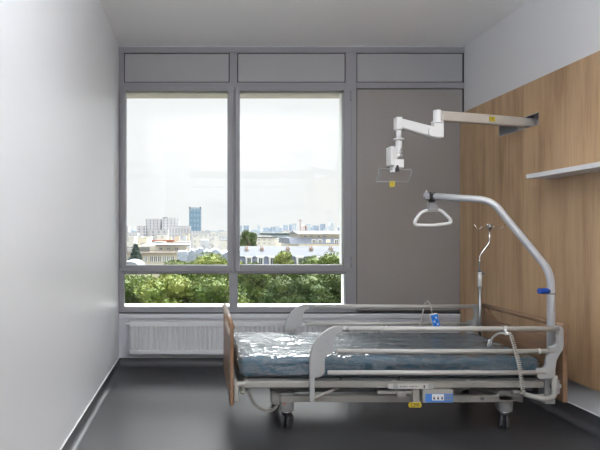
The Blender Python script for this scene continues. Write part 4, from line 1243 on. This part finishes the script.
add_prism(bm, [(pr[0][0], G)] + pr[:13] + [(pr[12][0], G), (pr[13][0], G)] + pr[13:] + [(pr[25][0], G)], 2400, 2440)
tag(obj('arched_building', bm, mat('rosy_arch', (.62, .53, .54), .7)), 'tiny pinkish arched building on the skyline beside the crane', 'building')
# crane
Y = 420
cr = thing('tower_crane', 'slim reddish tower crane on the skyline', 'crane', (XX(300.4, Y), Y, G))
part('mast', mat('dusty_red_steel', (.52, .38, .38), .7), cr, (XX(299.9, Y), XX(300.9, Y), Y, Y + .8, G, ZZ(219.0, Y)), bevel=0)
part('jib', mat('dusty_red_steel', (.52, .38, .38), .7), cr, (XX(297.9, Y), XX(302.2, Y), Y, Y + .8, ZZ(221.3, Y), ZZ(220.6, Y)), bevel=0)
part('cab', M_WFRAME, cr, (XX(300.6, Y), XX(301.6, Y), Y - .5, Y + .5, ZZ(223.0, Y), ZZ(221.6, Y)), bevel=0)
# far wooded ridge, distance haze put into its blue colour
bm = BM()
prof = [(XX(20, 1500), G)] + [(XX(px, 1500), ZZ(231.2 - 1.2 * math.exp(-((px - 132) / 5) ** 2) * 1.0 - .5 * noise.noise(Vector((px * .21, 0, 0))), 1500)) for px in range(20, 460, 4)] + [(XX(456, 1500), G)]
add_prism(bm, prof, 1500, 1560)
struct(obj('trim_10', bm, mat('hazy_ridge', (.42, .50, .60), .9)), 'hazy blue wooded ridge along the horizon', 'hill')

# low filler blocks of the town
random.seed(23)
FW = [facade('block_a', (.76, .73, .68), (.46, .46, .48), 3.4, 3.0, .4, .45), facade('block_b', (.70, .68, .66), (.44, .45, .48), 2.9, 3.0, .4, .5), facade('block_c', (.74, .67, .56), (.44, .40, .37), 3.9, 3.2, .4, .4), facade('block_d', (.62, .63, .67), (.42, .43, .48), 3.1, 3.0, .4, .5)]
FR = [M_WROOF, mat('grey_roof', (.17, .175, .19), .8), M_ZINC, mat('warm_roof', (.22, .18, .155), .8), mat('mossy_roof', (.13, .16, .10), .9)]
groups = [(160, 240, 236.5, 241, 30), (260, 420, 233.6, 237, 36), (440, 800, 231.6, 234, 40), (900, 1350, 230.6, 232.4, 36)]
for gi, (ya, yb, pa, pb, cnt) in enumerate(groups):
    for i in range(cnt):
        px = 60 + (415 - 60) * (i + random.random()) / cnt
        Y = random.uniform(ya, yb)
        w_ = random.uniform(6, 14) if gi < 2 else random.uniform(5, 11)
        py = random.uniform(pa, pb)
        if gi == 0 and (px > 300): py += 3
        if gi == 0 and (142 < px < 182): py = max(py, 242)
        if gi == 0 and (240 < px + w_ and px < 300): py = max(py, 238.5)
        if gi == 2 and 120 < px + w_ and px < 212: py = max(py, 233.5)
        dep = random.uniform(10, 25); ok = False
        for _try in range(60):
            if not any(XX(px, Y) - 1 < r[1] and XX(px + w_, Y) + 1 > r[0] and Y - 1 < r[3] and Y + dep + 1 > r[2] for r in RECTS): ok = True; break
            Y = random.uniform(ya, yb)
        if not ok: continue
        house('town_block', ('pale small block among the rooftops just beyond the white houses', 'pale small block among the mid-distance rooftops', 'pale small block among the hazy rooftops under the towers', 'faint small block on the horizon below the skyline')[gi], 'building', px, px + w_, py, Y, dep, random.choice(FW), random.choice(FR), ('rooftops in the near town', 'rooftops in the middle town', 'rooftops in the far town', 'rooftops at the horizon')[gi], G, random.uniform(.4, 1.2), .2)

# ---- trees
def leafmat(name, a, b_, rough=.6):
    m, nt, b = nodes_of(name); L = nt.links.new
    tc = nt.nodes.new('ShaderNodeTexCoord')
    n = nt.nodes.new('ShaderNodeTexNoise'); n.inputs['Scale'].default_value = 1.1; n.inputs['Detail'].default_value = 8
    L(tc.outputs['Object'], n.inputs['Vector'])
    r = nt.nodes.new('ShaderNodeValToRGB'); r.color_ramp.elements[0].position = .38; r.color_ramp.elements[1].position = .62
    r.color_ramp.elements[0].color = (*a, 1); r.color_ramp.elements[1].color = (*b_, 1)
    L(n.outputs['Fac'], r.inputs[0]); L(r.outputs[0], b.inputs['Base Color'])
    b.inputs['Roughness'].default_value = rough
    b.inputs['Specular IOR Level'].default_value = .08
    b.inputs['Transmission Weight'].default_value = 0
    return m
LM = [leafmat('leaf_bright', (.12, .17, .03), (.25, .28, .075)), leafmat('leaf_mid', (.07, .115, .025), (.15, .19, .05)), leafmat('leaf_deep', (.05, .085, .028), (.11, .145, .05)), leafmat('needle_blue', (.06, .10, .085), (.11, .16, .135))]
M_BARK = mat('grey_brown_bark', (.16, .12, .09), .9, bump=.3, bscale=12)

def leaves(bm, rnd, c, rx, rz, cnt, size):
    for _ in range(cnt):
        u = rnd.uniform(-1, 1); a = rnd.uniform(0, 2 * math.pi); s = math.sqrt(1 - u * u)
        d = Vector((s * math.cos(a), s * math.sin(a), u))
        rr = rnd.uniform(.82, 1.12)
        p = c + Vector((d.x * rx * rr, d.y * rx * rr, d.z * rz * rr))
        t1 = Vector((rnd.uniform(-1, 1), rnd.uniform(-1, 1), rnd.uniform(-1, 1))).normalized()
        t2 = t1.cross(d + Vector((rnd.uniform(-.7, .7), rnd.uniform(-.7, .7), rnd.uniform(-.7, .7)))).normalized()
        sz = size * rnd.uniform(.6, 1.3)
        vs = [bm.verts.new(p + t1 * sz * .6), bm.verts.new(p + t2 * sz * .32), bm.verts.new(p - t1 * sz * .6), bm.verts.new(p - t2 * sz * .32)]
        bm.faces.new(vs)


def make_tree(seed, R, RZ, blobs, cnt, size, lm, label, loc, group, trunk=14.0):
    """loc: top of crown centre; R crown radius"""
    rnd = random.Random(seed)
    t = thing('leafy_tree', label, 'tree', (loc[0], loc[1], G), group)
    base = Vector((loc[0], loc[1], 0))
    cz = loc[2] - RZ
    bm = BM(); bl = []
    for i in range(blobs):
        a = rnd.uniform(0, 2 * math.pi); e = rnd.uniform(-.35, .92); rad = math.sqrt(max(0, 1 - e * e)) * rnd.uniform(.45, .82)
        c = Vector((loc[0] + math.cos(a) * rad * R, loc[1] + math.sin(a) * rad * R, cz + e * RZ * .80))
        r = R * rnd.uniform(.18, .34); bl.append((c, r))
    dz = loc[2] - max(c.z + r * .9 for c, r in bl)
    for c, r in bl: c.z += dz
    for c, r in bl:
        me = bmesh.ops.create_icosphere(bm, subdivisions=1, radius=r * .72, matrix=Matrix.Translation(c) @ Matrix.Diagonal((1, 1, .8, 1)))
        leaves(bm, rnd, c, r, r * .8, cnt, size)
    f = obj('foliage', bm, lm, t)
    bm = BM(); add_tube(bm, [(loc[0], loc[1], G), (loc[0] + .1, loc[1], cz - RZ * .3), (loc[0], loc[1], cz + RZ * .2)], .3, 10, radii=[.34, .24, .1])
    for i in range(6):
        c, r = bl[i]; add_tube(bm, [(loc[0], loc[1], cz - RZ * .5), c.lerp(Vector((loc[0], loc[1], cz - RZ * .2)), .5), c], .1, 6, radii=[.14, .09, .04])
    obj('trunk', bm, M_BARK, t)
    return t

TREES = [ # px, top py, Y, R, RZ, leaf material
    (131, 272.0, 30, 2.6, 3.4, 1), (156, 271.0, 33, 3.0, 3.6, 0), (184, 259.0, 37, 2.6, 4.2, 1), (204, 251.0, 41, 2.9, 5, 0), (224, 253.5, 38, 2.6, 4.6, 0),
    (244, 261.0, 33, 1.9, 2.6, 1), (282, 251.0, 43, 1.7, 4.4, 0), (302, 257, 40, 2.2, 5.0, 1), (322, 249.8, 42, 3.2, 5.6, 1), (346, 259, 37, 2.9, 4.4, 2), (300, 271, 30, 2.3, 3.0, 2), (262, 284, 34, 1.8, 2.2, 1), (325, 269, 31, 2.4, 3.2, 2), (168, 276, 27, 2.3, 3.0, 0), (214, 274, 27, 2.3, 3.0, 1), (108, 268, 36, 3, 4, 2), (86, 270, 33, 3, 4, 1), (372, 264, 37, 3, 4.4, 1), (398, 268, 34, 3, 4, 0)]
LAB = ['bright green tree', 'mid green tree', 'deep green tree']
WHERE = ['below the crossbar nearest the plain wall', 'below the crossbar under the cream building', 'before the pale blue zinc roofs', 'rising highest in front of the zinc roofs', 'at the window mullion', 'small, just past the mullion', 'rounded, rising before the mansard dormers', 'between two taller crowns before the mansard', 'broad and highest before the mansard building', 'at the edge by the taupe panel',
         'low and nearest under the mansard trees', 'low, in the gap showing the cream facade', 'low, nearest below the broad crown', 'nearest of the low crowns under the cream building', 'nearest of the low crowns under the zinc roofs', 'mostly hidden by the plain wall', 'wholly beyond the plain wall', 'hidden by the taupe panel', 'farthest along behind the taupe panel']
for i, (px, py, Y, R, RZ_, k) in enumerate(TREES):
    p = W(px, py, Y)
    make_tree(100 + i, R, RZ_, 44, 300, .155, LM[k], '%s crown outside, %s' % (LAB[k], WHERE[i]), (p.x, p.y, p.z), 'trees outside the windows')
# tall tree in the middle distance and the blue-green conifer
p = W(248.2, 229.9, 88)
make_tree(300, 1.75, 2.9, 46, 120, .3, LM[2], 'tall narrow dark green tree rising above the white houses', (p.x, p.y, p.z), None)
def conifer(px, py, Y, h, r, lm, label):
    rnd = random.Random(5)
    p = W(px, py, Y); t = thing('conifer_tree', label, 'tree', (p.x, p.y, G))
    bm = BM()
    for i in range(26):
        f = i / 25; z = p.z - h * f; rr = .1 + r * f * (.85 + .15 * (i % 2))
        for k in range(7):
            a = rnd.uniform(0, 6.28); c = Vector((p.x + math.cos(a) * rr * .7, p.y + math.sin(a) * rr * .7, z))
            leaves(bm, rnd, c, .12 + rr * .32, .16, 26, .2)
        bmesh.ops.create_cone(bm, cap_ends=True, segments=10, radius1=rr * .8, radius2=rr * .5, depth=h / 22, matrix=Matrix.Translation((p.x, p.y, z)))
    obj('foliage', bm, lm, t)
    bm = BM(); add_tube(bm, [(p.x, p.y, G), (p.x, p.y, p.z)], .2, 8, radii=[.28, .04]); obj('trunk', bm, M_BARK, t)
conifer(135.6, 245.2, 62, 2.6, .95, LM[3], 'blue-green conifer in front of the cream building')

for m_ in bpy.data.materials:
    if any(k in m_.name for k in ('roof', 'zinc', 'render', 'slate', 'facade', 'block_', 'skyline', 'ground', 'tile', 'cornice', 'cream')):
        b_ = m_.node_tree.nodes.get('Principled BSDF')
        if b_: b_.inputs['Specular IOR Level'].default_value = .12; b_.inputs['Roughness'].default_value = .95

# ================================================================== SKY
w = bpy.data.worlds.new('overcast_sky'); SC.world = w; w.use_nodes = True
nt = w.node_tree; nt.nodes.clear(); L = nt.links.new
out = nt.nodes.new('ShaderNodeOutputWorld'); bg = nt.nodes.new('ShaderNodeBackground')
tc = nt.nodes.new('ShaderNodeTexCoord'); sep = nt.nodes.new('ShaderNodeSeparateXYZ'); L(tc.outputs['Generated'], sep.inputs[0])
mp = nt.nodes.new('ShaderNodeMapping'); mp.inputs['Scale'].default_value = (1.6, 1.6, 7.0); L(tc.outputs['Generated'], mp.inputs[0])
n1 = nt.nodes.new('ShaderNodeTexNoise'); n1.inputs['Scale'].default_value = 2.6; n1.inputs['Detail'].default_value = 7; n1.inputs['Roughness'].default_value = .55
L(mp.outputs[0], n1.inputs['Vector'])
cr_ = nt.nodes.new('ShaderNodeValToRGB')
cr_.color_ramp.elements[0].position = .26; cr_.color_ramp.elements[0].color = (.90, .915, .94, 1)
cr_.color_ramp.elements[1].position = .46; cr_.color_ramp.elements[1].color = (.985, .99, .995, 1)
L(n1.outputs['Fac'], cr_.inputs[0])
# brighter towards the zenith, as an overcast sky is
el = nt.nodes.new('ShaderNodeMapRange'); el.inputs[1].default_value = .28; el.inputs[2].default_value = .95
el.inputs[3].default_value = 1.0; el.inputs[4].default_value = 3.2
L(sep.outputs['Z'], el.inputs[0])
# the sun stands behind the cloud, high above the city
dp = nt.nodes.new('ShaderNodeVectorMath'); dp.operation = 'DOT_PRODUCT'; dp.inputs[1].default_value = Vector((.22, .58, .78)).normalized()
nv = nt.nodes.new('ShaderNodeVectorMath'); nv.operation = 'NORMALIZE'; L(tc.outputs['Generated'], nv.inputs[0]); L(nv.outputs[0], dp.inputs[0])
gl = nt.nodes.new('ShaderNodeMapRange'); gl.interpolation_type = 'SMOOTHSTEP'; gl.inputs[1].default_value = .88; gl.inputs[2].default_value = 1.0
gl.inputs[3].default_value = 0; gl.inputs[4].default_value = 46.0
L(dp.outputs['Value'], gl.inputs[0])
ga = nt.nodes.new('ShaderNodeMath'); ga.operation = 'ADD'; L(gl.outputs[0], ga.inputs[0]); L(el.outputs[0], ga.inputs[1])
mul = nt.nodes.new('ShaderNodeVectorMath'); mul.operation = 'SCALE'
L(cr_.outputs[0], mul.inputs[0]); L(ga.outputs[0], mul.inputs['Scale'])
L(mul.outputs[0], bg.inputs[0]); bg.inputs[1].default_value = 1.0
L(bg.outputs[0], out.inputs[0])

# ================================================================== CAMERA
cam = bpy.data.cameras.new('camera'); co = bpy.data.objects.new('camera', cam); COL.objects.link(co)
co.location = (0, 0, CZ); co.rotation_euler = (math.pi / 2, 0, 0)
cam.sensor_width = 36; cam.lens = 36 * F / 600
cam.shift_x = (300 - CX) / 600; cam.shift_y = (CY - 225) / 600
cam.clip_start = .05; cam.clip_end = 9000
SC.camera = co
SC.view_settings.view_transform = 'Standard'
SC.view_settings.look = 'None'
SC.view_settings.exposure = 0.0
SC.view_settings.gamma = 1
SC.view_settings.use_curve_mapping = False
SC.cycles.max_bounces = 12
SC.cycles.diffuse_bounces = 8
SC.cycles.transparent_max_bounces = 16
SC.cycles.sample_clamp_indirect = 8
SC.cycles.use_denoising = True
